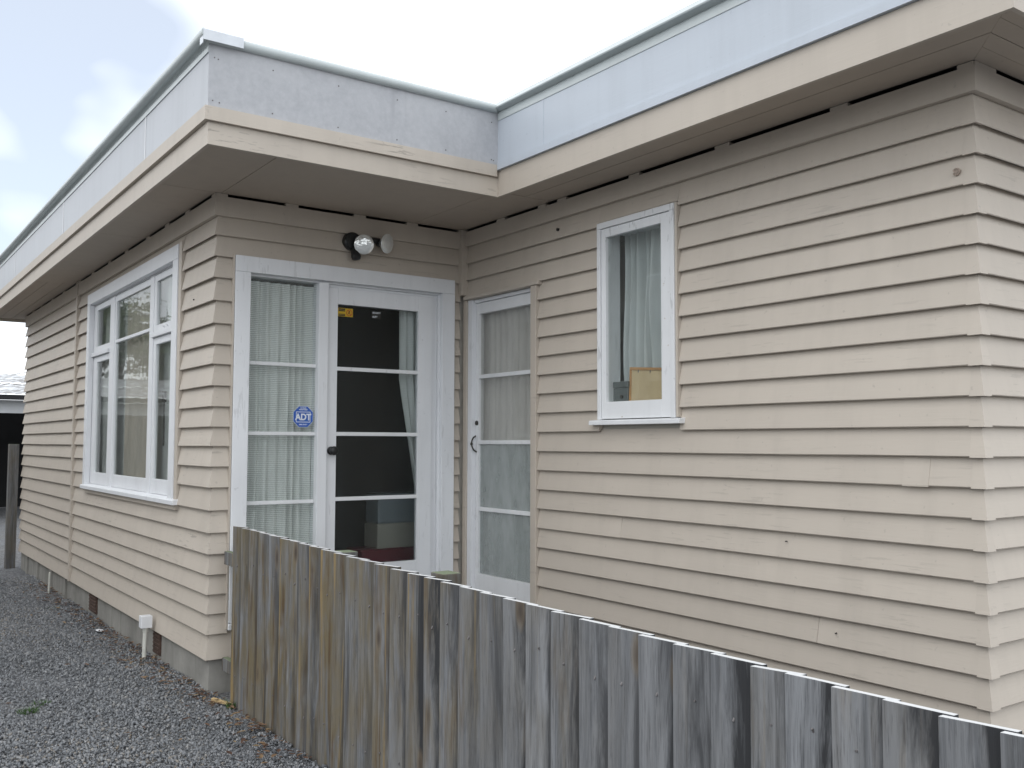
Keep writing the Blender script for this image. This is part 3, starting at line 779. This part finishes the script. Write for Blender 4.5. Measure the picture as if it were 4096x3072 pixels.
# ---- small window (wall R)
t = MB()
wbox(t, fR, -2.166, -1.520, -.014, .034, 2.612, 2.648); wbox(t, fR, -1.548, -1.520, -.0135, .034, 1.466, 2.6115); wbox(t, fR, -2.166, -2.132, -.0135, .034, 1.466, 2.6115)
winR = obj('window', t, 'white_worn', house, .002, label='small white flaking window with one pane and a timber picture back inside')
sash(fR, -2.129, -1.551, 1.470, 2.609, -2.056, -1.590, 1.570, 2.556, -.004, .034, winR, 'white_worn')
t = MB().prism([(-.034, 1.434), (-.034, 1.456), (-.030, 1.461), (.034, 1.468), (.034, 1.434)], fR, -2.218, -1.464)
obj('sill', t, 'white_worn', winR, .003)
obj('scriber_strip', WB(fR, -2.184, -2.168, -.006, .034, 1.47, 2.65), 'beige', winR)
t = MB(); wbox(t, fR, -1.585, -1.54, .0345, .115, 1.50, 2.62); wbox(t, fR, -2.16, -2.10, .0345, .24, 1.50, 2.62); wbox(t, fR, -2.10, -1.585, .0345, .28, 1.52, 1.556); wbox(t, fR, -2.10, -1.585, .0345, .24, 2.585, 2.62)
obj('window_lining', t, 'white', winR)

# ------------------------------------------------------------------ stickers on the glass
def text_mesh(body, size, shear=0.0, ext=0.0):
    cu = bpy.data.curves.new('t', 'FONT'); cu.body = body; cu.size = size; cu.align_x = 'CENTER'; cu.align_y = 'CENTER'; cu.shear = shear; cu.offset = ext
    o = bpy.data.objects.new('t', cu); col.objects.link(o)
    dg = bpy.context.evaluated_depsgraph_get(); me = o.evaluated_get(dg).to_mesh()
    v = [tuple(p.co) for p in me.vertices]; f = [tuple(p.vertices) for p in me.polygons]
    o.evaluated_get(dg).to_mesh_clear(); bpy.data.objects.remove(o); bpy.data.curves.remove(cu)
    return v, f
M['st_blue'] = flat('sticker_blue', (.012, .09, .42), .4, 0, .03)
M['st_white'] = flat('sticker_white', (.72, .76, .80), .4, 0, .03)
M['st_yellow'] = flat('sticker_yellow', (.55, .36, .01), .5, 0, .05)
M['st_red'] = flat('sticker_red', (.45, .06, .02), .5, 0, .05)
M['st_black'] = flat('sticker_black', (.02, .018, .015), .5, 0, .05)
class Flat2D(MB):
    """flat print on wall D: u right, v up, one thin layer above the other"""
    def __init__(s, u, v, d): super().__init__(); s.o = (u, v, d)
    def poly(s, pts, lay, mi):
        s.add([(s.o[0] + a, s.o[2] - .0007 * lay, s.o[1] + b_) for a, b_ in pts], [tuple(range(len(pts)))], mi)
    def rect(s, a0, a1, b0, b1, lay, mi): s.poly([(a0, b0), (a1, b0), (a1, b1), (a0, b1)], lay, mi)
    def text(s, body, u, v, size, lay, mi, sx=1.0, shear=0.0, ext=0.0):
        vv, ff = text_mesh(body, size, shear, ext)
        s.add([(s.o[0] + u + p[0] * sx, s.o[2] - .0007 * lay, s.o[1] + v + p[1]) for p in vv], ff, mi)
adt = Flat2D(.625, 1.496, .0485)
oc = lambda r, k_=.44: [(r * k_, r), (-r * k_, r), (-r, r * k_), (-r, -r * k_), (-r * k_, -r), (r * k_, -r), (r, -r * k_), (r, r * k_)][::1]
adt.poly(oc(.0700), 0, 1); adt.poly(oc(.0675), 1, 0)
for a in ((-.050, .050, .029, .033), (-.050, .050, -.037, -.033), (-.050, -.0465, -.033, .029), (.0465, .050, -.033, .029)): adt.rect(*a, 2, 1)
adt.text('ADT', 0, -.004, .058, 3, 1, .93, 0, .0022)
adt.text('24 HOUR', 0, .057, .010, 2, 1, 1, 0, .0004); adt.text('MONITORED', 0, .046, .010, 2, 1, 1, 0, .0004)
adt.text('0800 START', 0, -.052, .011, 2, 1, 1, 0, .0004)
obj('sticker', adt, ['st_blue', 'st_white'], side, solid=False, label='blue octagonal ADT alarm sticker')
yel = Flat2D(.9135, 2.2095, .0395)
yel.rect(-.0555, .0555, -.0285, .0285, 0, 0)
for v0, v1 in ((.016, .025), (.006, .014), (-.016, -.011), (-.0255, -.018)): yel.rect(-.050, -.002, v0, v1, 1, 2)
ring = [(.029 + .023 * math.cos(i * math.pi / 12), -.001 + .023 * math.sin(i * math.pi / 12)) for i in range(24)]
ring2 = [(.029 + .0175 * math.cos(i * math.pi / 12), -.001 + .0175 * math.sin(i * math.pi / 12)) for i in range(24)]
yel.poly(ring, 1, 1); yel.poly(ring2, 2, 0)
yel.poly([(.022, .008), (.031, .013), (.036, .004), (.028, .0), (.038, -.010), (.034, -.013), (.024, -.004), (.020, -.012), (.017, -.010), (.022, .0)], 3, 2)
yel.poly([(.0155, .0135), (.0185, .0165), (.0425, -.0155), (.0395, -.0185)], 4, 1)
obj('sticker', yel, ['st_yellow', 'st_red', 'st_black'], door, solid=False, label='small yellow warning sticker with red barred circle')
sec = Flat2D(1.1475, 2.2095, .0395)
sec.rect(-.037, .037, -.0245, .0245, 0, 0)
sec.text('SECURITY', 0, .015, .0155, 1, 1, .9, .25, .0005); sec.text('ALERT', -.012, -.013, .0165, 1, 1, .8, .25, .0006)
obj('sticker', sec, ['st_black', 'st_white'], door, solid=False, label='small black security sticker with white lettering')

# ------------------------------------------------------------------ curtains and things behind the glass
def curtain(name, fn, s0, s1, z0, z1, d, mat, label, folds, amp, seed, edge=None, group=None):
    rg = random.Random(seed); nc = int(folds * 12); nr = 14
    v = []; f = []
    wid = [rg.uniform(.6, 1.5) for _ in range(folds + 2)]; cum = [0]
    for q in wid: cum.append(cum[-1] + q)
    for j in range(nr + 1):
        tz = j / nr; z = z0 + (z1 - z0) * tz
        for i in range(nc + 1):
            u = i / nc
            lo = s0 if edge is None else edge(z)
            s_ = lo + (s1 - lo) * u
            x = u * cum[folds]; kf = max(q for q in range(folds + 1) if cum[q] <= x + 1e-9)
            ph = (x - cum[kf]) / wid[kf]
            dd = amp * (.5 - .5 * math.cos(2 * math.pi * ph)) * (1.0 - .35 * tz) + amp * .5 * noise.noise((u * 9 + seed, tz * 1.7, seed)) 
            v.append(fn(s_ + .004 * noise.noise((u * 6, z * 2, seed)), d + dd, z))
    for j in range(nr):
        for i in range(nc):
            a = j * (nc + 1) + i; f.append((a, a + 1, a + nc + 2, a + nc + 1))
    return obj(name, MB().add(v, f), mat, None, 0, True, label, 'curtain', group, solid=False)
curtain('curtain', fD, .20, .76, .30, 2.372, .095, 'net', 'grey-green net curtain in full folds behind the sidelight', 9, .045, 3)
curtain('curtain', fD, 1.36, 1.60, .30, 2.36, .10, 'net', 'net curtain drawn aside at the right of the dark glazed door', 4, .035, 5,
        edge=lambda z: 1.365 + (.15 * max(0, (1.75 - z)) / .8 if z > .95 else .15) + .02 * max(0, 2.25 - z) / .5 * 0)
curtain('curtain', fA, .70, 3.62, .80, 2.62, .115, 'net', 'pale net curtain behind the wide casement window', 22, .05, 8)
curtain('curtain', fA, 1.55, 2.45, .80, 2.62, .078, 'curtain_taupe', 'taupe curtain hanging in the middle of the casement window', 5, .03, 9)
curtain('curtain', fR, -.80, -.10, .25, 2.30, .115, 'lace', 'off-white lace curtain behind the narrow door', 9, .03, 11)
curtain('curtain', fR, -2.15, -1.600, 1.57, 2.60, .14, 'curtain_white', 'white curtain gathered in folds inside the small window', 8, .075, 13)

# wooden picture back leaning inside the small window
M['frame_wood'] = flat('orange_pine', (.42, .21, .06), .5, 0, .2, 12)
M['hardboard'] = flat('tan_hardboard', (.50, .38, .21), .7, 0, .12, 5)
pic = empty('picture_frame', (W + .07, -1.88, 1.557), 'back of an orange wooden picture frame leaning inside the small window', 'picture frame')
def lean(p):  # local (s, h, t) to world: tilted a little and rotated in its plane
    a = math.radians(4); s_, h, t_ = p
    s2 = s_ * math.cos(a) - h * math.sin(a) * -1 * -1; h2 = h * math.cos(a) + s_ * math.sin(a) * -1
    return (W + .062 + .10 * h2 + t_, -1.722 - s2, 1.560 + h2)
def lb(s0, s1, h0, h1, t0, t1):
    c8 = [lean((s_, h, t_)) for t_ in (t0, t1) for h in (h0, h1) for s_ in (s0, s1)]
    return MB().add(c8, [(0, 2, 3, 1), (4, 5, 7, 6), (0, 1, 5, 4), (2, 6, 7, 3), (0, 4, 6, 2), (1, 3, 7, 5)])
obj('backing_board', lb(.012, .36, .012, .20, .0, .006), 'hardboard', pic)
for q in ((0, .372, .198, .214), (0, .372, -.002, .012), (0, .014, .012, .198), (.358, .372, .012, .198)):
    obj('frame_rail', lb(*q, -.006, .014), 'frame_wood', pic, .002)
for q in (.07, .17, .27): obj('frame_pin', lb(q, q + .004, .183, .198, -.004, .0), 'nail', pic)
# grey steel box on the inner sill
bx = empty('deed_box', (W + .09, -1.65, 1.557), 'small dark grey metal box on the inner sill of the small window', 'box')
M['box_grey'] = flat('grey_hammer_paint', (.10, .115, .115), .45, .2, .12, 30)
obj('box_body', B(W + .055, W + .125, -1.718, -1.588, 1.557, 1.652), 'box_grey', bx, .003)
obj('box_lid', B(W + .052, W + .128, -1.7185, -1.5865, 1.6535, 1.690), 'box_grey', bx, .004)
obj('box_catch', MB().tube((W + .055, -1.665, 1.600), (W + .048, -1.665, 1.600), .012, n=12), 'steel', bx)
# box stood inside the hall
M['tub_blue'] = flat('pale_blue_plastic', (.17, .20, .22), .5, 0, .05)
M['tub_cream'] = flat('cream_plastic', (.30, .29, .25), .5, 0, .05)
M['tub_red'] = flat('dark_red_cloth', (.12, .012, .022), .8, 0, .1)
tub = empty('storage_box', (1.55, .42, .05), 'pale storage box seen through the lowest ribbed pane of the door', 'box')
obj('box_lid', B(1.34, 1.75, .35, .55, .74, .95), 'tub_blue', tub, .01)
obj('box_body', B(1.335, 1.75, .345, .56, .56, .738), 'tub_cream', tub, .01)
obj('box_base', B(1.20, 1.80, .33, .58, .05, .558), 'tub_red', tub, .01)

# ------------------------------------------------------------------ twin security light
fl = empty('security_light', (.93, 0, 2.57), 'twin black security spotlight mounted above the glazed door', 'light')
M['reflector'] = flat('lamp_reflector', (.62, .63, .62), .18, .8, .1, 20)
k = NT('lamp_lens'); b = k.bsdf(Roughness=.1, Base_Color=(.88, .90, .89, 1), IOR=1.5)
b.inputs['Metallic'].default_value = .5
k.bump(k.noise(k.coord(), 30, 2), .7, .008, b); M['lens'] = k.m
obj('mounting_plate', MB().lathe((.935, .012, 2.690), (0, -1, 0), [(0, .066), (.034, .064), (.044, .054), (.046, .02)], 24), 'dark', fl, smooth=True)
obj('sensor', MB().lathe((.945, -.028, 2.640), (0, -.35, -1), [(0, .024), (.02, .030), (.06, .034), (.075, .030), (.082, .015)], 20), 'dark', fl, smooth=True)
obj('crossbar', MB().tube((.94, -.035, 2.705), (1.125, -.045, 2.712), .020, n=14), 'dark', fl, smooth=True)
for c, ax in (((.985, -.085, 2.664), (-.42, -.86, -.16)), ((1.150, -.095, 2.690), (.42, -.88, -.14))):
    a = Vector(ax).normalized(); c = Vector(c)
    hd = obj('lamp_holder', MB().lathe(c - a * .085, a, [(0, .016), (.012, .026), (.035, .030), (.042, .027)], 20), 'dark', fl, smooth=True)
    obj('lamp_bulb', MB().lathe(c - a * .048, a, [(0, .026), (.012, .036), (.030, .054), (.046, .0645), (.052, .0665)], 28), 'reflector', hd, smooth=True)
    obj('lens', MB().lathe(c + a * .005, a, [(0, .0668), (.004, .066), (.010, .052), (.0135, .030), (.015, .008)], 28), 'lens', hd, smooth=True)

# ------------------------------------------------------------------ paling fence
fence = empty('paling_fence', (.07, -2.6, GZ), 'weathered grey timber paling fence running from the porch to the foreground', 'fence')
PY = [-.303, -.440, -.575, -.712, -.860, -1.021, -1.154, -1.274, -1.404, -1.541, -1.683, -1.816, -1.958, -2.098, -2.249, -2.398, -2.533, -2.657, -2.797, -2.939, -3.083, -3.22, -3.361, -3.507, -3.642, -3.777, -3.916, -4.053, -4.19, -4.307, -4.44, -4.572, -4.705, -4.838, -4.97, -5.105, -5.24, -5.375, -5.51]
for i, y0 in enumerate(PY[:-1]):
    rg = random.Random(100 + i)
    y1 = PY[i + 1] - .022 - rg.uniform(0, .006)                   # runs behind the next paling
    zt = .8405 + .0199 * (y0 + .0) + rg.uniform(-.0018, .0018)
    zb = GZ - .04; th = .019; nz = 9
    xf, xb = .049, .0715                                           # front at the left edge, set back at the right
    bow = rg.uniform(-.004, .004); cup = rg.uniform(-.002, .003); lean_ = rg.uniform(-.005, .005)
    v = []; f = []
    for j in range(nz + 1):
        t_ = j / nz; z = zb + (zt - zb) * t_
        dx = bow * math.sin(math.pi * t_) + rg.uniform(-.0006, .0006); dl = lean_ * t_
        wob = .0015 * noise.noise((i * 3.1, z * 4, 0))
        tilt = 0.004 * (rg.random() - .5) if j == nz else 0
        for (s_, dep) in ((0, 0), (.5, 0), (1, 0), (1, th), (0, th)):
            yy = y0 + (y1 - y0) * s_ + dl + (wob if s_ in (0, 1) else 0)
            xx = xf + (xb - xf) * s_ + dep + dx + (cup if s_ == .5 else 0)
            zz_ = z - (.0008 * (s_ - .5) if j == nz else 0) + (tilt * (s_ - .5) * 2 if j == nz else 0)
            v.append((xx, yy, zz_))
    for j in range(nz):
        for q in range(5): f.append((j * 5 + q, j * 5 + (q + 1) % 5, (j + 1) * 5 + (q + 1) % 5, (j + 1) * 5 + q))
    f += [(4, 3, 2, 1, 0), tuple(nz * 5 + q for q in range(5))]
    p = obj('paling', MB().add(v, f), 'fence', fence, .0015)
    for zn_ in (.622, -.018):
        ny = y0 + (y1 - y0) * rg.uniform(.3, .5); nx = xf + (xb - xf) * (ny - y0) / (y1 - y0) + cup * .6 + bow * .6
        obj('nail', MB().tube((nx - .0035, ny, zn_ + rg.uniform(-.03, .03)), (nx + .01, ny, zn_), .0030, n=8), 'nail', p)
    near = min(1, max(0, (-y0 - 1.5) / 2.2))
    p.color = (max(.05, (1 - near) * rg.uniform(.75, 1.0) + rg.uniform(0, .22)), min(1, rg.uniform(.45, .85) + (.25 if near > .4 else .0)), rg.random(), 1)
for z0, z1 in ((.58, .66), (-.06, .02)):
    rl = obj('rail', B(.090, .128, -5.6, -.036, z0, z1), 'post', fence, .003); rl.color = (.5, .4, 0, 1)
for y_, zt in ((-.165, .70), (-1.56, .796), (-2.50, .797), (-3.4, .72), (-4.93, .755)):
    ps = obj('post', B(.129, .215, y_ - .05, y_ + .05, GZ - .1, zt), 'post', fence, .004); ps.color = (.75, .35, 0, 1)

# ------------------------------------------------------------------ small things along the wall
gp = obj('gate_post', B(-.128, -.018, 7.24, 7.34, GZ - .05, 1.30), 'post', None, .005, label='weathered timber gate post at the far end of the left wall', cat='post'); gp.color = (.45, .15, 0, 1)
pp = empty('vent_pipe', (-.06, 1.15, GZ), 'cream plastic pipe with a square white cap beside the foundation', 'pipe')
obj('pipe', MB().tube((-.06, 1.15, GZ - .03), (-.055, 1.15, .02), .0155, n=16), 'pipe', pp, smooth=True)
obj('collar', MB().tube((-.055, 1.15, .0), (-.055, 1.15, .028), .019, n=16), 'pipe', pp, smooth=True)
obj('cap', B(-.092, -.018, 1.113, 1.187, .028, .112), 'pvc', pp, .004)
sp_ = empty('thin_stake', (-.05, 4.82, GZ), 'thin pale stake beside the foundation further along the left wall', 'stake')
obj('stake', MB().tube((-.052, 4.82, GZ - .03), (-.048, 4.82, .0), .011, .010, n=10), 'pipe', sp_)
obj('stake_tip', MB().tube((-.048, 4.82, .0), (-.048, 4.82, .008), .010, .006, n=10), 'pipe', sp_)

# leaf litter and weeds
M['leaf'] = None
k = NT('dry_leaf'); b = k.bsdf(Roughness=.8)
at = k.n("Attribute"); at.attribute_name = "tint"
rp = k.n("ValToRGB"); e = rp.color_ramp.elements
e[0].color = (.05, .022, .012, 1); e[1].color = (.24, .17, .09, 1); q = e.new(.45); q.color = (.09, .045, .025, 1); q = e.new(.7); q.color = (.15, .085, .045, 1)
k.l(at.outputs['Fac'], rp.inputs[0]); k.l(rp.outputs[0], b.inputs['Base Color']); M['leaf'] = k.m
lm = MB(); tint = []
rg = random.Random(21)
def leaf(x, y, z, s, tv):
    a = rg.uniform(0, 6.3); tl = rg.uniform(-.5, .5); cu = rg.uniform(.1, .5)
    ca, sa = math.cos(a), math.sin(a)
    pts = []
    for (u, w_) in ((-1, 0), (-.4, .42), (.35, .36), (1, 0), (.35, -.36), (-.4, -.42), (0, 0)):
        h = cu * abs(w_) + tl * u * .4
        pts.append((x + s * (u * ca - w_ * sa), y + s * (u * sa + w_ * ca), z + s * (h + .25)))
    lm.add(pts, [(0, 1, 6), (1, 2, 6), (2, 3, 6), (3, 4, 6), (4, 5, 6), (5, 0, 6)]); tint.extend([tv] * 7)
for i in range(700):
    y = rg.uniform(-.1, 5.5) if i < 560 else rg.uniform(-1.5, 0)
    wd_ = .10 + .18 * abs(noise.noise((y * 1.3, 2, 0))) 
    x = (.02 if y > 0 else .04) - abs(rg.gauss(0, wd_))
    leaf(x, y, GZ + .010 + rg.uniform(0, .014), rg.uniform(.010, .028), rg.random())
for i in range(60): leaf(rg.uniform(-1.5, 0), rg.uniform(-1.6, 5), GZ + .01, rg.uniform(.008, .02), rg.random())
lo_ = obj('leaf_litter', lm, 'leaf', kind='stuff', label='dry brown leaf litter gathered along the foundation', cat='leaf litter', solid=False)
a_ = lo_.data.attributes.new('tint', 'FLOAT', 'POINT'); a_.data.foreach_set('value', tint)

M['grass'] = flat('weed_green', (.055, .12, .025), .7, 0, .35, 20)
def weed(x, y, n, h, sp, label, seed):
    rg = random.Random(seed); mb = MB()
    for i in range(n):
        a = rg.uniform(0, 6.28); r_ = sp * rg.random() ** .6; px, py = x + r_ * math.cos(a), y + r_ * math.sin(a)
        hh = h * rg.uniform(.5, 1.1); ln = rg.uniform(.2, .9) * hh; w_ = rg.uniform(.0015, .003); b2 = rg.uniform(0, 6.28)
        c_, s_ = math.cos(a), math.sin(a); ox, oy = -math.sin(b2) * w_, math.cos(b2) * w_
        pr = []
        for t_ in (0, .5, 1):
            q = (px + c_ * ln * t_ * t_, py + s_ * ln * t_ * t_, GZ - .005 + hh * (t_ - .25 * t_ * t_)); ww = 1 - t_ * .9
            pr += [(q[0] - ox * ww, q[1] - oy * ww, q[2]), (q[0] + ox * ww, q[1] + oy * ww, q[2])]
        mb.add(pr, [(0, 1, 3, 2), (2, 3, 5, 4)])
    return obj('weed', mb, 'grass', label=label, cat='weed', group='weeds in the gravel', solid=False)
weed(-.93, .21, 120, .035, .055, 'larger green weed tuft in the gravel at the left edge', 1)
weed(-.84, .36, 60, .025, .05, 'sparse green weed just behind the larger tuft in the gravel', 2)
weed(-.20, 3.75, 70, .03, .09, 'green weed near the foundation far along the left wall', 3)
weed(.045, -.36, 60, .07, .03, 'tall green grass tuft at the foot of the first paling', 4)
M['stick'] = flat('broken_pine', (.46, .33, .17), .8, 0, .15, 14)
st_ = MB(); st_.add([(-.02, -.18, GZ + .005), (.0, -.165, GZ + .005), (.04, -.33, GZ + .01), (.025, -.335, GZ + .01), (-.02, -.18, GZ + .02), (.0, -.165, GZ + .022), (.04, -.33, GZ + .022), (.027, -.335, GZ + .02)], [(0, 3, 2, 1), (4, 5, 6, 7), (0, 1, 5, 4), (1, 2, 6, 5), (2, 3, 7, 6), (3, 0, 4, 7)])
obj('wood_offcut', st_, 'stick', label='pale splintered timber offcut lying by the first paling', cat='offcut')
pb = MB()
for i in range(8):
    a = i / 8 * 6.28
    pb.add([(-.08 + .03 * math.cos(a), 2.42 + .06 * math.sin(a), GZ + .012), (-.08 + .03 * math.cos(a + .785), 2.42 + .06 * math.sin(a + .785), GZ + .012), (-.08, 2.42, GZ + .022)], [(0, 1, 2)])
obj('plastic_scrap', pb, 'pvc', label='small white scrap lying on the gravel by the wall', cat='scrap', solid=False)

# ------------------------------------------------------------------ far garage and overhead wires
gar = empty('garage', (1.2, 17.5, GZ), 'distant open-fronted garage with a patchy pale iron roof', 'garage')
k = NT('old_roof_iron'); b = k.bsdf(Roughness=.5, Metallic=.2)
n1 = k.noise(k.coord((1, 2.2, 1), 0, True), 2.6, 5, .65)
k.l(k.mix(k.rng(n1, .42, .58), (.20, .185, .175), (.66, .68, .70)), b.inputs['Base Color']); M['iron'] = k.m
M['gar_white'] = flat('garage_white_paint', (.62, .64, .66), .6, 0, .08, 2)
M['gar_dark'] = flat('garage_dark_shade', (.02, .02, .022), .9, 0, .3, 2)  # near-black stands in for the shade inside the open bays
GX0, GX1, GY0, GY1 = -6.6, 5.2, 15.5, 19.5
wl = MB(); wl.box(GX0, GX1, GY1 - .1, GY1, GZ, 2.2); wl.box(GX0, GX0 + .1, GY0, GY1 - .1, GZ, 2.2); wl.box(GX1 - .1, GX1, GY0, GY1 - .1, GZ, 2.2)
obj('wall', wl, 'gar_dark', gar)
obj('lintel', B(GX0, GX1, GY0 - .04, GY0, 1.905, 2.165), 'gar_white', gar)
for x in (GX0 + .12, -3.4, -.2, 2.6, GX1 - .2): obj('post', B(x, x + .1, GY0 - .02, GY0 + .08, GZ, 1.904), 'gar_dark', gar)
for i in range(2):
    y0, y1 = GY0 - .35 + i * 1.9, GY0 - .35 + i * 1.9 + 2.0
    z0, z1 = 2.275 + i * .30, 2.275 + .31 + i * .30
    nx = 190; v = []; f = []
    for a in range(nx + 1):
        x = GX0 - .2 + (GX1 - GX0 + .4) * a / nx; h = .012 * math.sin(a * math.pi / 1.5)
        v += [(x, y0, z0 + h + i * .02), (x, y1, z1 + h + i * .02)]
    for a in range(nx): f.append((a * 2, a * 2 + 2, a * 2 + 3, a * 2 + 1))
    obj('roof_sheet', MB().add(v, f), 'iron', gar, solid=False)
obj('eave_shade_strip', B(GX0 - .2, GX1 + .2, GY0 - .33, GY0 - .05, 2.17, 2.26), 'gar_dark', gar)  # dark strip in place of the shaded gap under the roof edge
M['wire'] = flat('wire_grey', (.12, .12, .13), .6)
for i, (p, q, lab) in enumerate((((-12, 34, 4.05), (14, 34, 3.35), 'upper of two overhead wires sloping down to the right beyond the garage'), ((-12, 34, 3.86), (14, 34, 3.28), 'lower of two overhead wires sloping down to the right beyond the garage'), ((-12, 33, .9), (14, 33, 6.2), 'overhead wire rising to the right above the distant garage roof'))):
    mb = MB(); p = Vector(p); q = Vector(q); n_ = 14
    pts = [p.lerp(q, j / n_) - Vector((0, 0, .25 * math.sin(math.pi * j / n_))) for j in range(n_ + 1)]
    for a, b_ in zip(pts, pts[1:]): mb.tube(a, b_, .012, n=6, cap=False)
    obj('overhead_wire', mb, 'wire', label=lab, cat='wire', group='overhead wires')

# ------------------------------------------------------------------ across the drive: unseen house, and trees seen in the window reflections
nb_ = empty('unseen_neighbour_house', (-6.2, 6.2, GZ), 'unseen cream weatherboard house added across the driveway to shade the left wall', 'house')  # out of view; added to block low sky from the left wall
M['nb_cream'] = paint('neighbour_cream_paint', (.52, .50, .46), .6, .05, .2)
fN = lambda s, d, z: (-4.1 - d, s, z)
fM = lambda s, d, z: (s, .6 + d, z)
nbw = obj('wall', MB().box(-8.8, -4.14, .64, 12.0, GZ, 2.9), 'nb_cream', nb_)
for i in range(22):
    board(fN, .0 + i * .135, .135 + i * .135, .6, 12.0, 1, 0, nbw, 'nb_cream', 900 + i)
    board(fM, .0 + i * .135, .135 + i * .135, -8.8, -4.1, 0, -1, nbw, 'nb_cream', 950 + i)
rv = [(-9.3, .0, 2.98), (-3.6, .0, 2.98), (-3.6, 12.6, 2.98), (-9.3, 12.6, 2.98), (-9.3, .0, 3.1), (-3.6, .0, 3.1), (-3.6, 12.6, 3.1), (-9.3, 12.6, 3.1), (-6.25, 3.0, 4.3), (-6.25, 9.6, 4.3)]
obj('roof', MB().add(rv, [(0, 3, 2, 1), (0, 1, 5, 4), (1, 2, 6, 5), (2, 3, 7, 6), (3, 0, 4, 7), (4, 5, 8), (5, 6, 9, 8), (6, 7, 9), (7, 4, 8, 9)]), 'roofing', nb_)
nwin = obj('window', WB(fN, 4.0, 5.8, -.02, .03, 1.0, 2.3), 'white', nb_)
for a in (4.08, 4.95): obj('pane', WB(fN, a, a + .77, -.024, -.021, 1.08, 2.22), 'dark', nwin)

M['bark'] = flat('tree_bark', (.10, .08, .06), .9, 0, .3, 14, .4)
k = NT('tree_leaf'); b = k.bsdf(Roughness=.6)
at = k.n("Attribute"); at.attribute_name = "tint"
k.l(k.mix(at.outputs['Fac'], (.035, .06, .018), (.10, .14, .045)), b.inputs['Base Color']); M['tree_leaf'] = k.m
def tree(x, y, h, seed, label):
    rg = random.Random(seed); tm = MB(); tips = []
    tr = empty('leafy_tree', (x, y, GZ), label, 'tree', 'trees beyond the garage')
    def limb(p, d, ln, r_, lev):
        q = p + d * ln; tm.tube(p, q, r_, r_ * .65, n=8, cap=False)
        if lev == 0: tips.append(q); return
        for i in range(4):
            nd = (d + Vector((rg.uniform(-1, 1), rg.uniform(-1, 1), rg.uniform(-.2, .7))) * .75).normalized()
            limb(q, nd, ln * rg.uniform(.6, .8), r_ * .6, lev - 1)
    limb(Vector((x, y, GZ - .1)), Vector((0, 0, 1)), h, .16, 3)
    obj('trunk', tm, 'bark', tr, solid=False)
    lf = MB(); tn = []
    for t_ in tips:
        for i in range(70):
            c_ = t_ + Vector((rg.gauss(0, .38), rg.gauss(0, .38), rg.gauss(0, .32))); a = Vector((rg.uniform(-1, 1), rg.uniform(-1, 1), rg.uniform(-1, 1))).normalized(); b_ = a.orthogonal().normalized(); s_ = rg.uniform(.05, .10)
            lf.add([c_ - a * s_, c_ + b_ * s_ * .5, c_ + a * s_, c_ - b_ * s_ * .5], [(0, 1, 2, 3)]); tn += [rg.random()] * 4
    cw = obj('crown', lf, 'tree_leaf', tr, solid=False)
    a_ = cw.data.attributes.new('tint', 'FLOAT', 'POINT'); a_.data.foreach_set('value', tn)
tree(-3.3, 20.8, 1.9, 5, 'middle leafy tree beyond the garage, reflected in the casement window')
tree(-6.2, 21.5, 1.7, 6, 'leftmost leafy tree beyond the garage, reflected in the casement window')
tree(-8.9, 23.0, 1.8, 9, 'farthest leafy tree beyond the garage, reflected in the casement window')
